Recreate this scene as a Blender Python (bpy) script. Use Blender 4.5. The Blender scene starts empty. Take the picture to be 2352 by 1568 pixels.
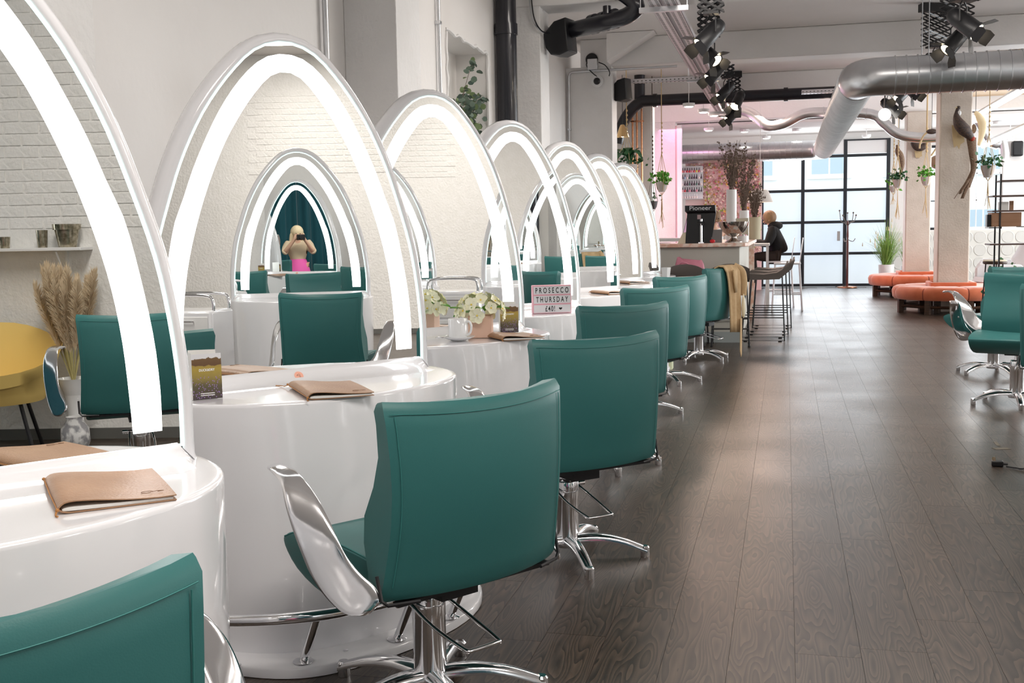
import bpy, bmesh, math, random
from mathutils import Vector, Matrix
random.seed(7)
C = bpy.context.scene.collection
SC = bpy.context.scene
R = math.radians
PI = math.pi
V = Vector

# ------------------------------------------------------------------ camera
F = 2558.0; H = 1.30
YAW, PITCH, ROLL = 0.24201486, 0.09962807, 0.01887385
fwd = V((-math.sin(YAW)*math.cos(PITCH), math.cos(YAW)*math.cos(PITCH), -math.sin(PITCH)))
rgt0 = V((math.cos(YAW), math.sin(YAW), 0)); dwn0 = fwd.cross(rgt0)
rgt = math.cos(ROLL)*rgt0 + math.sin(ROLL)*dwn0
dwn = -math.sin(ROLL)*rgt0 + math.cos(ROLL)*dwn0
cam = bpy.data.cameras.new('camera'); camo = bpy.data.objects.new('camera', cam); C.objects.link(camo)
M = Matrix((rgt, -dwn, -fwd)).transposed().to_4x4(); M.translation = V((0, 0, H)); camo.matrix_world = M
cam.sensor_width = 36.0; cam.lens = F/2352*36; cam.clip_start = 0.02; cam.clip_end = 300
SC.camera = camo
def ray(x, y): return rgt*((x-1176)/F) + dwn*((y-784)/F) + fwd
def at(x, y, Y):                       # a pixel of the photograph at the real depth Y
    d = ray(x, y); return V((0, 0, H)) + d*(Y/d.y)
def atz(x, y, z):
    d = ray(x, y); return V((0, 0, H)) + d*((z-H)/d.z)

# ------------------------------------------------------------------ world, lights, exposure
SC.view_settings.view_transform = 'Standard'; SC.view_settings.look = 'None'
SC.view_settings.gamma = 1.0; SC.view_settings.use_curve_mapping = False
SC.view_settings.exposure = 1.27
SC.cycles.use_denoising = True
SC.cycles.max_bounces = 10; SC.cycles.diffuse_bounces = 5; SC.cycles.glossy_bounces = 6
SC.cycles.transmission_bounces = 6; SC.cycles.sample_clamp_indirect = 8
w = bpy.data.worlds.new('overcast_sky'); SC.world = w; w.use_nodes = True
w.node_tree.nodes['Background'].inputs[0].default_value = (0.86, 0.94, 1.0, 1)
w.node_tree.nodes['Background'].inputs[1].default_value = 1.0
def area(name, loc, rot, sx, sy, power, col):
    l = bpy.data.lights.new(name, 'AREA'); l.shape = 'RECTANGLE'; l.size = sx; l.size_y = sy
    l.energy = power; l.color = col
    o = bpy.data.objects.new(name, l); C.objects.link(o); o.location = loc; o.rotation_euler = rot
    return o
DAY = (0.93, 0.97, 1.0)
# daylight through the tall windows of the street side (right) and the far front
for y in (15.4, 20.0):
    area('window_daylight', (8.80, y, 2.0), (0, R(90), 0), 2.3, 2.3, 150, DAY)
area('front_daylight', (0.8, 24.1, 1.6), (R(-90), 0, 0), 2.4, 2.4, 25, DAY)
area('front_daylight', (5.0, 24.0, 1.9), (R(-90), 0, 0), 3.6, 1.6, 60, DAY)
area('rear_fill_light', (2.2, -4.0, 2.0), (R(90), 0, 0), 3.2, 2.2, 60, DAY)  # added fill from behind, the rear wall has no window
# added fill lights under the ceiling, without fittings; pink and warm ones by the bar
for x, y in ((0.4, 1.2), (0.4, 7.6), (6.6, 1.6), (6.6, 4.6), (5.2, 8.4), (5.6, 11.8)):
    area('ceiling_fill_light', (x, y, 3.52), (0, 0, 0), 2.6, 0.6, 42, (1.0, 0.93, 0.86))  # added out of view to brighten the room and the reflected brick wall
area('pink_fill_light', (-1.9, 20.6, 3.1), (0, 0, 0), 0.8, 2.6, 7, (1.0, 0.42, 0.78))  # added pink light for the glow of this corner, no fitting
area('bar_fill_light', (-0.9, 19.4, 3.2), (R(-25), 0, 0), 1.6, 0.8, 45, (1.0, 0.74, 0.60))  # added warm light to brighten the flower wall, no fitting

# ------------------------------------------------------------------ materials
def mat(name, col=(.8,.8,.8), rough=.5, metal=0, spec=.5, coat=0, emit=None, es=0, trans=0, ior=1.45, alpha=1,
        noise=None, bump=None, sheen=0):
    """noise = (scale, amount, second colour, stretch); bump = (scale, strength)"""
    m = bpy.data.materials.new(name); m.use_nodes = True
    nt = m.node_tree; b = nt.nodes['Principled BSDF']
    b.inputs['Base Color'].default_value = (*col, 1); b.inputs['Roughness'].default_value = rough
    b.inputs['Metallic'].default_value = metal; b.inputs['Specular IOR Level'].default_value = spec
    b.inputs['Coat Weight'].default_value = coat; b.inputs['Coat Roughness'].default_value = 0.05
    b.inputs['Transmission Weight'].default_value = trans; b.inputs['IOR'].default_value = ior
    b.inputs['Alpha'].default_value = alpha; b.inputs['Sheen Weight'].default_value = sheen
    if emit: b.inputs['Emission Color'].default_value = (*emit, 1); b.inputs['Emission Strength'].default_value = es
    if noise or bump:
        tc = nt.nodes.new('ShaderNodeTexCoord')
    if noise:
        sc_, am, c2, st = noise
        mp = nt.nodes.new('ShaderNodeMapping'); mp.inputs['Scale'].default_value = st
        n = nt.nodes.new('ShaderNodeTexNoise'); n.inputs['Scale'].default_value = sc_; n.inputs['Detail'].default_value = 5
        rp = nt.nodes.new('ShaderNodeValToRGB'); rp.color_ramp.elements[0].position = .5-am; rp.color_ramp.elements[1].position = .5+am
        rp.color_ramp.elements[0].color = (*col, 1); rp.color_ramp.elements[1].color = (*c2, 1)
        nt.links.new(tc.outputs['Object'], mp.inputs[0]); nt.links.new(mp.outputs[0], n.inputs['Vector'])
        nt.links.new(n.outputs['Fac'], rp.inputs[0]); nt.links.new(rp.outputs[0], b.inputs['Base Color'])
    if bump:
        n2 = nt.nodes.new('ShaderNodeTexNoise'); n2.inputs['Scale'].default_value = bump[0]; n2.inputs['Detail'].default_value = 4
        bp = nt.nodes.new('ShaderNodeBump'); bp.inputs['Strength'].default_value = bump[1]; bp.inputs['Distance'].default_value = .01
        nt.links.new(tc.outputs['Object'], n2.inputs['Vector']); nt.links.new(n2.outputs['Fac'], bp.inputs['Height'])
        nt.links.new(bp.outputs[0], b.inputs['Normal'])
    return m
O1 = (1, 1, 1)
m_wall = mat('white_plaster', (.80,.775,.755), .6, noise=(1.3,.25,(.84,.82,.80),O1), bump=(14,.25))
m_wallr = mat('rough_white_paint', (.78,.765,.75), .6, noise=(3,.2,(.84,.83,.82),O1), bump=(30,.6))
m_col = mat('column_paint', (.62,.55,.48), .6, noise=(5,.12,(.67,.60,.53),O1), bump=(40,.4))
m_brick = mat('painted_brick', (.84,.83,.80), .55, noise=(9,.2,(.88,.87,.85),O1), bump=(35,.7))
m_ceil = mat('ceiling_paint', (.84,.81,.79), .7, noise=(1.5,.2,(.87,.84,.82),O1))
m_beam = mat('beam_paint', (.87,.85,.83), .6, noise=(2,.2,(.90,.88,.87),O1), bump=(20,.3))
m_tan = mat('tan_ceiling', (.74,.56,.37), .7)
m_gel = mat('white_gelcoat', (.83,.83,.86), .16, coat=.6)
m_led = mat('led_band', (1,1,1), .4, emit=(1,.985,1), es=1.7)
m_mint = mat('lit_glass_edge', (.6,.95,.9), .2, emit=(.72,1,.96), es=.75)
m_mirror = mat('mirror_glass', (.93,.95,.945), .0, metal=1)
m_chrome = mat('chrome', (.86,.86,.88), .07, metal=1)
m_alu = mat('polished_aluminium', (.84,.84,.86), .13, metal=1, bump=(6,.15))
m_steel = mat('galvanised_duct', (.78,.79,.81), .30, metal=1, noise=(4,.3,(.6,.61,.63),O1))
m_tray = mat('galvanised_tray', (.78,.74,.76), .4, metal=.6)
def teal_mat():
    m = mat('teal_leatherette', (.032,.145,.143), .42, spec=.4, noise=(2.2,.3,(.04,.17,.166),O1), bump=(420,.04)); return m
m_teal = teal_mat()
m_stitch = mat('teal_stitching', (.035,.20,.19), .6)
m_black = mat('black_plastic', (.012,.012,.014), .4)
m_blackm = mat('black_metal', (.014,.014,.016), .38, spec=.5)
m_frame = mat('dark_window_frame', (.02,.024,.03), .35)
m_pipe = mat('black_pipe', (.012,.012,.018), .3, coat=.3)
m_white = mat('white_paint', (.82,.82,.82), .35)
m_paper = mat('paper', (.85,.85,.83), .7)
m_china = mat('white_china', (.86,.87,.88), .12, coat=.5)
m_coffee = mat('milky_coffee', (.52,.36,.24), .5, noise=(60,.2,(.7,.58,.46),O1))
m_leather = mat('brown_leather', (.33,.185,.105), .42, noise=(9,.2,(.42,.25,.15),O1), bump=(160,.2))
m_cord = mat('tan_cord', (.45,.2,.06), .6)
m_pinkbox = mat('pink_box_card', (.82,.55,.43), .45)
m_petal = mat('cream_petals', (1,.99,.80), .5, noise=(25,.2,(.98,.96,.68),O1)); m_petal.node_tree.nodes['Principled BSDF'].inputs['Subsurface Weight'].default_value = .35; m_petal.node_tree.nodes['Principled BSDF'].inputs['Subsurface Radius'].default_value = (.02, .02, .012)
m_stamen = mat('yellow_stamen', (.85,.65,.1), .6)
m_leaf = mat('green_leaves', (.08,.30,.035), .45, noise=(12,.2,(.18,.46,.07),O1))
m_dleaf = mat('dark_green_leaves', (.02,.10,.04), .4, noise=(12,.2,(.05,.17,.06),O1))
m_euc = mat('eucalyptus_leaves', (.09,.14,.12), .6, noise=(9,.2,(.20,.27,.20),O1))
m_pink = mat('pink_plastic', (.93,.52,.60), .35)
m_lbox = mat('lightbox_panel', (.84,.83,.86), .35)
m_ink = mat('black_letters', (.01,.01,.01), .5)
m_wink = mat('white_print', (.9,.9,.9), .5)
m_orange = mat('orange_velvet', (.62,.135,.05), .75, sheen=.6, noise=(7,.2,(.72,.19,.08),O1))
m_dwood = mat('dark_brown_wood', (.045,.022,.013), .4, noise=(6,.2,(.08,.04,.022),(1,1,8)))
m_copper = mat('copper_pipe', (.75,.36,.2), .25, metal=1)
m_grey = mat('grey_felt', (.13,.125,.125), .8)
m_brownseat = mat('brown_grey_leather', (.12,.10,.09), .5, bump=(120,.2))
m_concrete = mat('pale_concrete', (.50,.49,.44), .6, noise=(3,.25,(.58,.57,.52),O1))
m_marble = mat('pink_marble', (.70,.40,.30), .3, noise=(16,.12,(.85,.72,.64),O1))
m_glass = mat('clear_glass', (.95,.98,1), .0, trans=1, ior=1.02, spec=.3)
m_frost = mat('frosted_glass', (.90,.94,1.0), .6, trans=.85, ior=1.1)
m_rope = mat('macrame_rope', (.62,.46,.25), .8)
m_pot = mat('grey_clay_pot', (.52,.47,.44), .7)
m_potd = mat('dark_pot', (.10,.09,.10), .6)
m_beige = mat('camel_coat_cloth', (.47,.32,.17), .85, noise=(30,.2,(.52,.37,.21),O1))
m_bag = mat('pink_bag_leather', (.62,.23,.31), .45)
m_pinkwall = mat('pink_wall', (.85,.62,.60), .6)
m_neon = mat('pink_neon_panel', (1,.4,.9), .5, emit=(1,.22,.85), es=.6)
m_bulb = mat('lamp_lens', (1,.9,.7), .4, emit=(1,.80,.52), es=14)
m_down = mat('downlight_lens', (1,1,.9), .4, emit=(1,.95,.86), es=4)
m_tube = mat('fluorescent_tube', (1,1,1), .4, emit=(.9,.95,1), es=2.2)
m_pampas = mat('pampas_plumes', (.62,.48,.31), .9, noise=(30,.2,(.72,.60,.43),O1))
m_straw = mat('dry_stems', (.45,.40,.18), .8)
m_twig = mat('dry_twigs', (.19,.14,.11), .85)
m_feather = mat('dark_feathers', (.03,.025,.03), .6, noise=(60,.15,(.10,.06,.04),O1))
m_feather2 = mat('brown_barred_feathers', (.13,.07,.045), .7, noise=(90,.1,(.24,.16,.10),O1))
m_bone = mat('pale_wood', (.60,.46,.26), .7)
m_yellow = mat('mustard_fabric', (.85,.62,.20), .7)
m_skirting = mat('grey_skirting', (.14,.14,.13), .5)
m_skin = mat('skin', (.68,.42,.30), .5)
m_hair = mat('light_brown_hair', (.17,.10,.055), .6, noise=(40,.2,(.28,.17,.09),(1,1,.2)))
m_coat = mat('black_wool', (.008,.008,.009), .85)
m_trouser = mat('dark_brown_trousers', (.035,.022,.018), .8)
m_curtain = mat('teal_velvet_curtain', (.01,.12,.16), .7, sheen=.4)
m_gold = mat('gold_metal', (.85,.6,.3), .2, metal=1)
m_smoke = mat('mercury_glass', (.22,.19,.12), .15, metal=.7, noise=(40,.15,(.5,.45,.35),O1))
m_tile = mat('white_tile', (.74,.74,.70), .3)
m_facade = mat('pale_facade', (.80,.80,.80), .7)
m_blueglass = mat('facade_glass', (.42,.50,.56), .3)
m_brownwood = mat('brown_wood_box', (.30,.16,.09), .6, noise=(5,.2,(.36,.2,.12),(1,1,8)))
m_seam = mat('ottoman_seam', (.45,.09,.03), .8)
m_clearpl = mat('white_plastic_shell', (.80,.80,.83), .25)
m_basin = mat('silver_grey_vinyl', (.62,.63,.66), .3)

def floor_mat():
    m = bpy.data.materials.new('dark_oak_boards'); m.use_nodes = True; nt = m.node_tree; b = nt.nodes['Principled BSDF']
    N = nt.nodes.new; L = nt.links.new
    tc = N('ShaderNodeTexCoord'); oi = N('ShaderNodeObjectInfo')
    vm = N('ShaderNodeVectorMath'); vm.operation = 'MULTIPLY_ADD'; vm.inputs[1].default_value = (1,1,1)
    cx = N('ShaderNodeCombineXYZ'); mu = N('ShaderNodeMath'); mu.operation = 'MULTIPLY'; mu.inputs[1].default_value = 37
    L(oi.outputs['Random'], mu.inputs[0]); L(mu.outputs[0], cx.inputs[0]); L(mu.outputs[0], cx.inputs[1])
    L(tc.outputs['Object'], vm.inputs[0]); L(cx.outputs[0], vm.inputs[2])
    mp = N('ShaderNodeMapping'); mp.inputs['Scale'].default_value = (7, .9, 1); L(vm.outputs[0], mp.inputs[0])
    n = N('ShaderNodeTexNoise'); n.inputs['Scale'].default_value = 1.1; n.inputs['Detail'].default_value = 2; L(mp.outputs[0], n.inputs['Vector'])
    # contour lines of the noise = cathedral grain
    m1 = N('ShaderNodeMath'); m1.operation = 'MULTIPLY'; m1.inputs[1].default_value = 26; L(n.outputs['Fac'], m1.inputs[0])
    m2 = N('ShaderNodeMath'); m2.operation = 'FRACT'; L(m1.outputs[0], m2.inputs[0])
    mp2 = N('ShaderNodeMapping'); mp2.inputs['Scale'].default_value = (90, 4, 1); L(vm.outputs[0], mp2.inputs[0])
    n2 = N('ShaderNodeTexNoise'); n2.inputs['Scale'].default_value = 1; n2.inputs['Detail'].default_value = 4; L(mp2.outputs[0], n2.inputs['Vector'])
    mx = N('ShaderNodeMath'); mx.operation = 'MULTIPLY'; L(m2.outputs[0], mx.inputs[0]); L(n2.outputs['Fac'], mx.inputs[1])
    rp = N('ShaderNodeValToRGB'); e = rp.color_ramp.elements; e[0].position = .04; e[1].position = .55
    e[0].color = (.022,.016,.0125,1); e[1].color = (.094,.066,.047,1); L(mx.outputs[0], rp.inputs[0])
    hs = N('ShaderNodeHueSaturation'); mr = N('ShaderNodeMapRange'); mr.inputs[3].default_value = .82; mr.inputs[4].default_value = 1.2
    L(oi.outputs['Random'], mr.inputs[0]); L(mr.outputs[0], hs.inputs['Value']); L(rp.outputs[0], hs.inputs['Color']); L(hs.outputs[0], b.inputs['Base Color'])
    n3 = N('ShaderNodeTexNoise'); n3.inputs['Scale'].default_value = 1.4; geo = N('ShaderNodeNewGeometry'); L(geo.outputs['Position'], n3.inputs['Vector'])
    mr2 = N('ShaderNodeMapRange'); mr2.inputs[3].default_value = .26; mr2.inputs[4].default_value = .42; L(n3.outputs['Fac'], mr2.inputs[0]); L(mr2.outputs[0], b.inputs['Roughness'])
    bp = N('ShaderNodeBump'); bp.inputs['Strength'].default_value = .12; bp.inputs['Distance'].default_value = .002
    L(n2.outputs['Fac'], bp.inputs['Height']); L(bp.outputs[0], b.inputs['Normal'])
    b.inputs['Specular IOR Level'].default_value = .5
    return m
m_floor = floor_mat()

# ------------------------------------------------------------------ mesh helper
class MB:
    def __init__(s): s.v = []; s.f = []
    def add(s, vs, fs):
        k = len(s.v); s.v += [tuple(v) for v in vs]; s.f += [tuple(i+k for i in f) for f in fs]; return s
    def box(s, cx, cy, cz, sx, sy, sz, rot=None):
        vs = [V((x*sx/2, y*sy/2, z*sz/2)) for z in (-1, 1) for y in (-1, 1) for x in (-1, 1)]
        if rot is not None: vs = [rot @ v for v in vs]
        vs = [v+V((cx, cy, cz)) for v in vs]
        return s.add(vs, [(0,2,3,1),(4,5,7,6),(0,1,5,4),(2,6,7,3),(0,4,6,2),(1,3,7,5)])
    def bb(s, x0, x1, y0, y1, z0, z1): return s.box((x0+x1)/2, (y0+y1)/2, (z0+z1)/2, abs(x1-x0), abs(y1-y0), abs(z1-z0))
    def tube(s, pts, r, n=10, closed=False, caps=True):
        pts = [V(p) for p in pts]; m = len(pts); rs = r if isinstance(r, (list, tuple)) else [r]*m
        rings = []; up = None
        for i, p in enumerate(pts):
            a = pts[i-1] if (i > 0 or closed) else p; b = pts[(i+1) % m] if (i < m-1 or closed) else p
            d = (b-a); d = d.normalized() if d.length > 1e-9 else V((0,0,1))
            if up is None:
                up = V((0,0,1)) if abs(d.z) < .9 else V((1,0,0))
            up = (up - d*up.dot(d))
            up = up.normalized() if up.length > 1e-6 else d.orthogonal().normalized()
            sd = d.cross(up)
            rings.append([p + rs[i]*(math.cos(2*PI*k/n)*up + math.sin(2*PI*k/n)*sd) for k in range(n)])
        vs = [q for rg in rings for q in rg]; fs = []
        for i in range(m if closed else m-1):
            j = (i+1) % m
            for k in range(n): fs.append((i*n+k, j*n+k, j*n+(k+1) % n, i*n+(k+1) % n))
        if caps and not closed: fs += [tuple(range(n)), tuple((m-1)*n+k for k in reversed(range(n)))]
        return s.add(vs, fs)
    def lathe(s, prof, n=24, c=(0,0,0), axis=None):
        vs = []; fs = []; rot = axis
        for r_, z in prof:
            for k in range(n):
                v = V((r_*math.cos(2*PI*k/n), r_*math.sin(2*PI*k/n), z))
                if rot is not None: v = rot @ v
                vs.append(v+V(c))
        for i in range(len(prof)-1):
            for k in range(n): fs.append((i*n+k, i*n+(k+1) % n, (i+1)*n+(k+1) % n, (i+1)*n+k))
        if prof[0][0] > 1e-5: fs.append(tuple(reversed(range(n))))
        if prof[-1][0] > 1e-5: fs.append(tuple((len(prof)-1)*n+k for k in range(n)))
        return s.add(vs, fs)
    def grid(s, rows, closeu=False, closev=False, cap=False):
        n = len(rows[0]); m = len(rows); vs = [q for rw in rows for q in rw]; fs = []
        for i in range(m if closev else m-1):
            for k in range(n if closeu else n-1):
                fs.append((i*n+k, i*n+(k+1) % n, ((i+1) % m)*n+(k+1) % n, ((i+1) % m)*n+k))
        if cap: fs += [tuple(reversed(range(n))), tuple((m-1)*n+k for k in range(n))]
        return s.add(vs, fs)
    def prism(s, poly, z0, z1):
        n = len(poly); return s.add([(*p, z0) for p in poly]+[(*p, z1) for p in poly],
            [tuple(reversed(range(n))), tuple(range(n, 2*n))]+[(k, (k+1) % n, n+(k+1) % n, n+k) for k in range(n)])
    def ball(s, c, r, n=12, m=8, sc=(1,1,1)):
        rows = [[V(c)+V((r*sc[0]*math.sin(PI*i/m)*math.cos(2*PI*k/n), r*sc[1]*math.sin(PI*i/m)*math.sin(2*PI*k/n), r*sc[2]*math.cos(PI*i/m))) for k in range(n)] for i in range(m+1)]
        return s.grid(rows, closeu=True)
    def mesh(s, name, m, angle=35):
        me = bpy.data.meshes.new(name); me.from_pydata([tuple(v) for v in s.v], [], s.f)
        b = bmesh.new(); b.from_mesh(me); bmesh.ops.remove_doubles(b, verts=b.verts, dist=1e-5)
        bmesh.ops.recalc_face_normals(b, faces=b.faces); b.to_mesh(me); b.free()
        for p in me.polygons: p.use_smooth = True
        me.set_sharp_from_angle(angle=R(angle)); me.materials.append(m); return me
    def build(s, name, m, parent=None, bevel=0, angle=35, sub=0, **tags):
        me = s.mesh(name, m, angle); o = bpy.data.objects.new(name, me); C.objects.link(o)
        if parent is not None: o.parent = parent
        if bevel:
            md = o.modifiers.new('bevel', 'BEVEL'); md.width = bevel; md.segments = 2; md.limit_method = 'ANGLE'; md.angle_limit = R(40)
            md.harden_normals = False
        if sub: md = o.modifiers.new('sub', 'SUBSURF'); md.levels = sub; md.render_levels = sub
        for k, v in tags.items(): o[k] = v
        return o
def thing(name, label, cat, loc=(0,0,0), rz=0, group=None):
    o = bpy.data.objects.new(name, None); C.objects.link(o); o.empty_display_size = .05
    o.location = loc; o.rotation_euler = (0, 0, rz); o['label'] = label; o['category'] = cat
    if group: o['group'] = group
    return o
def tag(o, label, cat, group=None, kind=None):
    o['label'] = label; o['category'] = cat
    if group: o['group'] = group
    if kind: o['kind'] = kind
    return o
def struct(name, mb, m, parent=None, bevel=0, **k):
    o = mb.build(name, m, parent, bevel, **k)
    if parent is None: o['kind'] = 'structure'
    return o
def copy_tree(o, parent=None):
    c = o.copy(); C.objects.link(c); c.parent = parent
    for ch in list(o.children): copy_tree(ch, c)
    return c
def dup(root, loc, rz, label, group=None):
    c = copy_tree(root); c.location = loc; c.rotation_euler = (0, 0, rz); c['label'] = label
    if group: c['group'] = group
    return c
def text(body, size, m, parent, mat4, name='lettering', sx=1.0, ext=.0006, align='CENTER', space=1.0, bold=0):
    cu = bpy.data.curves.new(name, 'FONT'); cu.body = body; cu.size = size; cu.extrude = ext; cu.align_x = align
    cu.space_character = space; cu.offset = bold; cu.materials.append(m)
    o = bpy.data.objects.new(name, cu); C.objects.link(o)
    if parent is not None: o.parent = parent
    me = bpy.data.meshes.new_from_object(o); bpy.data.objects.remove(o); o = bpy.data.objects.new(name, me); C.objects.link(o); o['kind'] = 'stuff'
    if parent is not None: o.parent = parent
    o.matrix_local = mat4 @ Matrix.Diagonal((sx, 1, 1, 1)); return o
def frame4(o, x, y, z): # matrix from origin and axes
    m = Matrix((V(x).normalized(), V(y).normalized(), V(z).normalized())).transposed().to_4x4(); m.translation = V(o); return m
def cyl(p0, p1, r, n=14): return MB().tube([p0, p1], r, n)
def arcpts(f, n): return [f(i/(n-1)) for i in range(n)]
def catmull(pts, n=6):
    pts = [V(p) for p in pts]; out = []
    P = [2*pts[0]-pts[1]]+pts+[2*pts[-1]-pts[-2]]
    for i in range(1, len(P)-2):
        for k in range(n):
            t = k/n; a, b, c, d = P[i-1], P[i], P[i+1], P[i+2]
            out.append(.5*((2*b)+(c-a)*t+(2*a-5*b+4*c-d)*t*t+(3*b-a-3*c+d)*t**3))
    out.append(pts[-1]); return out

# ================================================================== THE ROOM
XL, XR, YB, YF, ZC = -2.42, 8.85, -4.2, 24.40, 3.56
floor = struct('floor', MB().bb(XL-.3, XR+.2, YB-.2, YF+.1, -.12, -.011), m_floor)
# boards: each one near enough to be told apart is a part of the floor, the far field is joined
PW = .195; PLN = 1.24
def plank_mesh(L): return MB().bb(-PW/2+.0005, PW/2-.0005, -L/2+.0005, L/2-.0005, -.0109, 0).mesh('plank', m_floor)
pm = plank_mesh(PLN); rest = MB()
ymin = {}
for i in range(-13, 46):
    x = .033 - PW/2 + PW*i
    off = (-.51, .18, -.95, .62, -.25)[i % 5] + (i*0.37 % .2)
    for j in range(-4, 20):
        y = off + 3.66 + (j-1)*PLN
        if y < YB+.6 or y > YF-.6 or x < XL+.12 or x > XR-.1: continue
        if -9 <= i <= 10 and 2.3 < y < 17 and (i < 9 or y > 5) and not (i < -6 and y > 12):
            o = bpy.data.objects.new('plank', pm); C.objects.link(o); o.location = (x, y, 0); o.parent = floor
        else:
            rest.bb(x-PW/2+.0005, x+PW/2-.0005, y-PLN/2+.0005, y+PLN/2-.0005, -.0109, 0)
rest.build('plank_field', m_floor, floor, kind='stuff')

ceil = struct('ceiling', MB().bb(XL-.3, XR+.2, YB-.2, YF+.1, ZC, ZC+.15), m_ceil)
k = 1
for y in (2.2, 6.0, 9.7, 13.5, 17.25, 21.0):
    struct('trim_%d' % k, MB().bb(XL+.002, XR, y, y+.38, 3.23, ZC-.002), m_beam, bevel=.012); k += 1
# left wall with the deep niche
wl = MB(); yn0, yn1, zn = 7.95, 9.12, 2.76
wl.bb(XL-.3, XL, YB, yn0, 0, ZC).bb(XL-.3, XL, yn1, 10.06, 0, ZC).bb(XL-.4, XL-.18, 10.06, YF, 0, ZC).bb(XL-.3, XL, yn0, yn1, zn, ZC).bb(XL-.3, XL, yn0, yn1, 0, 1.42).bb(XL-.32, XL-.27, yn0, yn1, 1.2, zn)
wall_left = struct('wall_left', wl, m_wall)
edge = MB(); random.seed(3)      # rough plaster lip round the niche
def lip(p0, p1):
    p0, p1 = V(p0), V(p1); n = 22
    pts = [p0.lerp(p1, i/n)+V((random.uniform(0, .008), random.uniform(-.012, .012), random.uniform(-.012, .012))) for i in range(n+1)]
    edge.tube(pts, [random.uniform(.008, .02) for _ in pts], 6)
lip((XL, yn0, 1.2), (XL, yn0, zn)); lip((XL, yn1, 1.2), (XL, yn1, zn)); lip((XL, yn0, zn), (XL, yn1, zn))
edge.build('plaster_edge', m_wallr, wall_left)
for (y0, y1, x1) in ((2.35, 3.26, -2.175), (6.0, 6.42, -2.11), (9.7, 10.06, -2.09), (13.5, 13.9, -2.04), (17.25, 17.65, -2.0), (21.0, 21.4, -2.0)):
    struct('pilaster', MB().bb(XL-(.18 if y0 > 10 else 0), x1, y0, y1, 0, 3.232), m_wallr, bevel=.006)
struct('trim_8', MB().prism([(0, 0), (.55, 0), (0, .32)], 0, .3), m_beam).matrix_world = Matrix(((1,0,0,-2.04),(0,0,1,13.12),(0,-1,0,3.555),(0,0,0,1)))

# right side: short painted brick wall by the pampas, and the long brick wall
wnr = struct('wall_right_near', MB().bb(3.30, 3.55, YB+.1, .95, 0, ZC-.003), m_brick)
wr = MB()
ys = [YB-.1, .4, 2.9, 5.0, 7.5, 9.6, 12.1, 14.2, 16.7, 18.8, 21.3, YF]
wr.bb(XR, XR+.25, YB-.1, YF, 0, .8).bb(XR, XR+.25, YB-.1, YF, 3.2, ZC)
wins = [(14.2, 16.6), (18.8, 21.2)]
last = YB-.1
for a, b in wins: wr.bb(XR, XR+.25, last, a, .8, 3.2); last = b
wr.bb(XR, XR+.25, last, YF, .8, 3.2)
wall_right = struct('wall_right', wr, m_brick)
for a, b in wins:
    wf = struct('window_%d' % (wins.index((a, b))+1), MB().bb(XR+.06, XR+.12, a, a+.05, .8, 3.2).bb(XR+.06, XR+.12, b-.05, b, .8, 3.2).bb(XR+.06, XR+.12, a, b, .8, .86).bb(XR+.06, XR+.12, a, b, 3.14, 3.2).bb(XR+.07, XR+.11, (a+b)/2-.02, (a+b)/2+.02, .8, 3.2).bb(XR+.07, XR+.11, a, b, 1.98, 2.02), m_frame)
    for (z0, z1) in ((.86, 1.98), (2.02, 3.14)):
        for (c0, c1) in ((a+.05, (a+b)/2-.02), ((a+b)/2+.02, b-.05)): MB().bb(XR+.085, XR+.09, c0, c1, z0, z1).build('pane', m_glass, wf)
def bricks(par, x, y0, y1, z0, z1, proud):
    bm_ = MB().bb(0, proud, -.104, .104, -.031, .031).mesh('brick', m_brick)
    r = 0; z = z0
    while z < z1:
        y = y0 + (.11 if r % 2 else 0)
        while y < y1:
            o = bpy.data.objects.new('brick', bm_); C.objects.link(o); o.parent = par
            o.location = (x-proud+random.uniform(-.0015, .002), y+random.uniform(-.003, .003), z); o.rotation_euler = (random.uniform(-.02, .02), 0, 0)
            y += .225
        z += .075; r += 1
random.seed(5)
bricks(wnr, 3.30, -1.3, .85, 1.4, 3.4, .006)
bricks(wall_right, XR, .9, 4.6, 2.1, 3.15, .006)
struct('baseboard_right', MB().bb(3.285, 3.299, YB+.1, .95, 0, .07), m_skirting)
struct('baseboard_far_right', MB().bb(XR-.02, XR-.001, YB+.1, YF-.1, 0, .06), m_skirting)
struct('wall_rear', MB().bb(XL-.3, XR+.2, YB-.25, YB, 0, ZC), m_wall)
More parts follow.
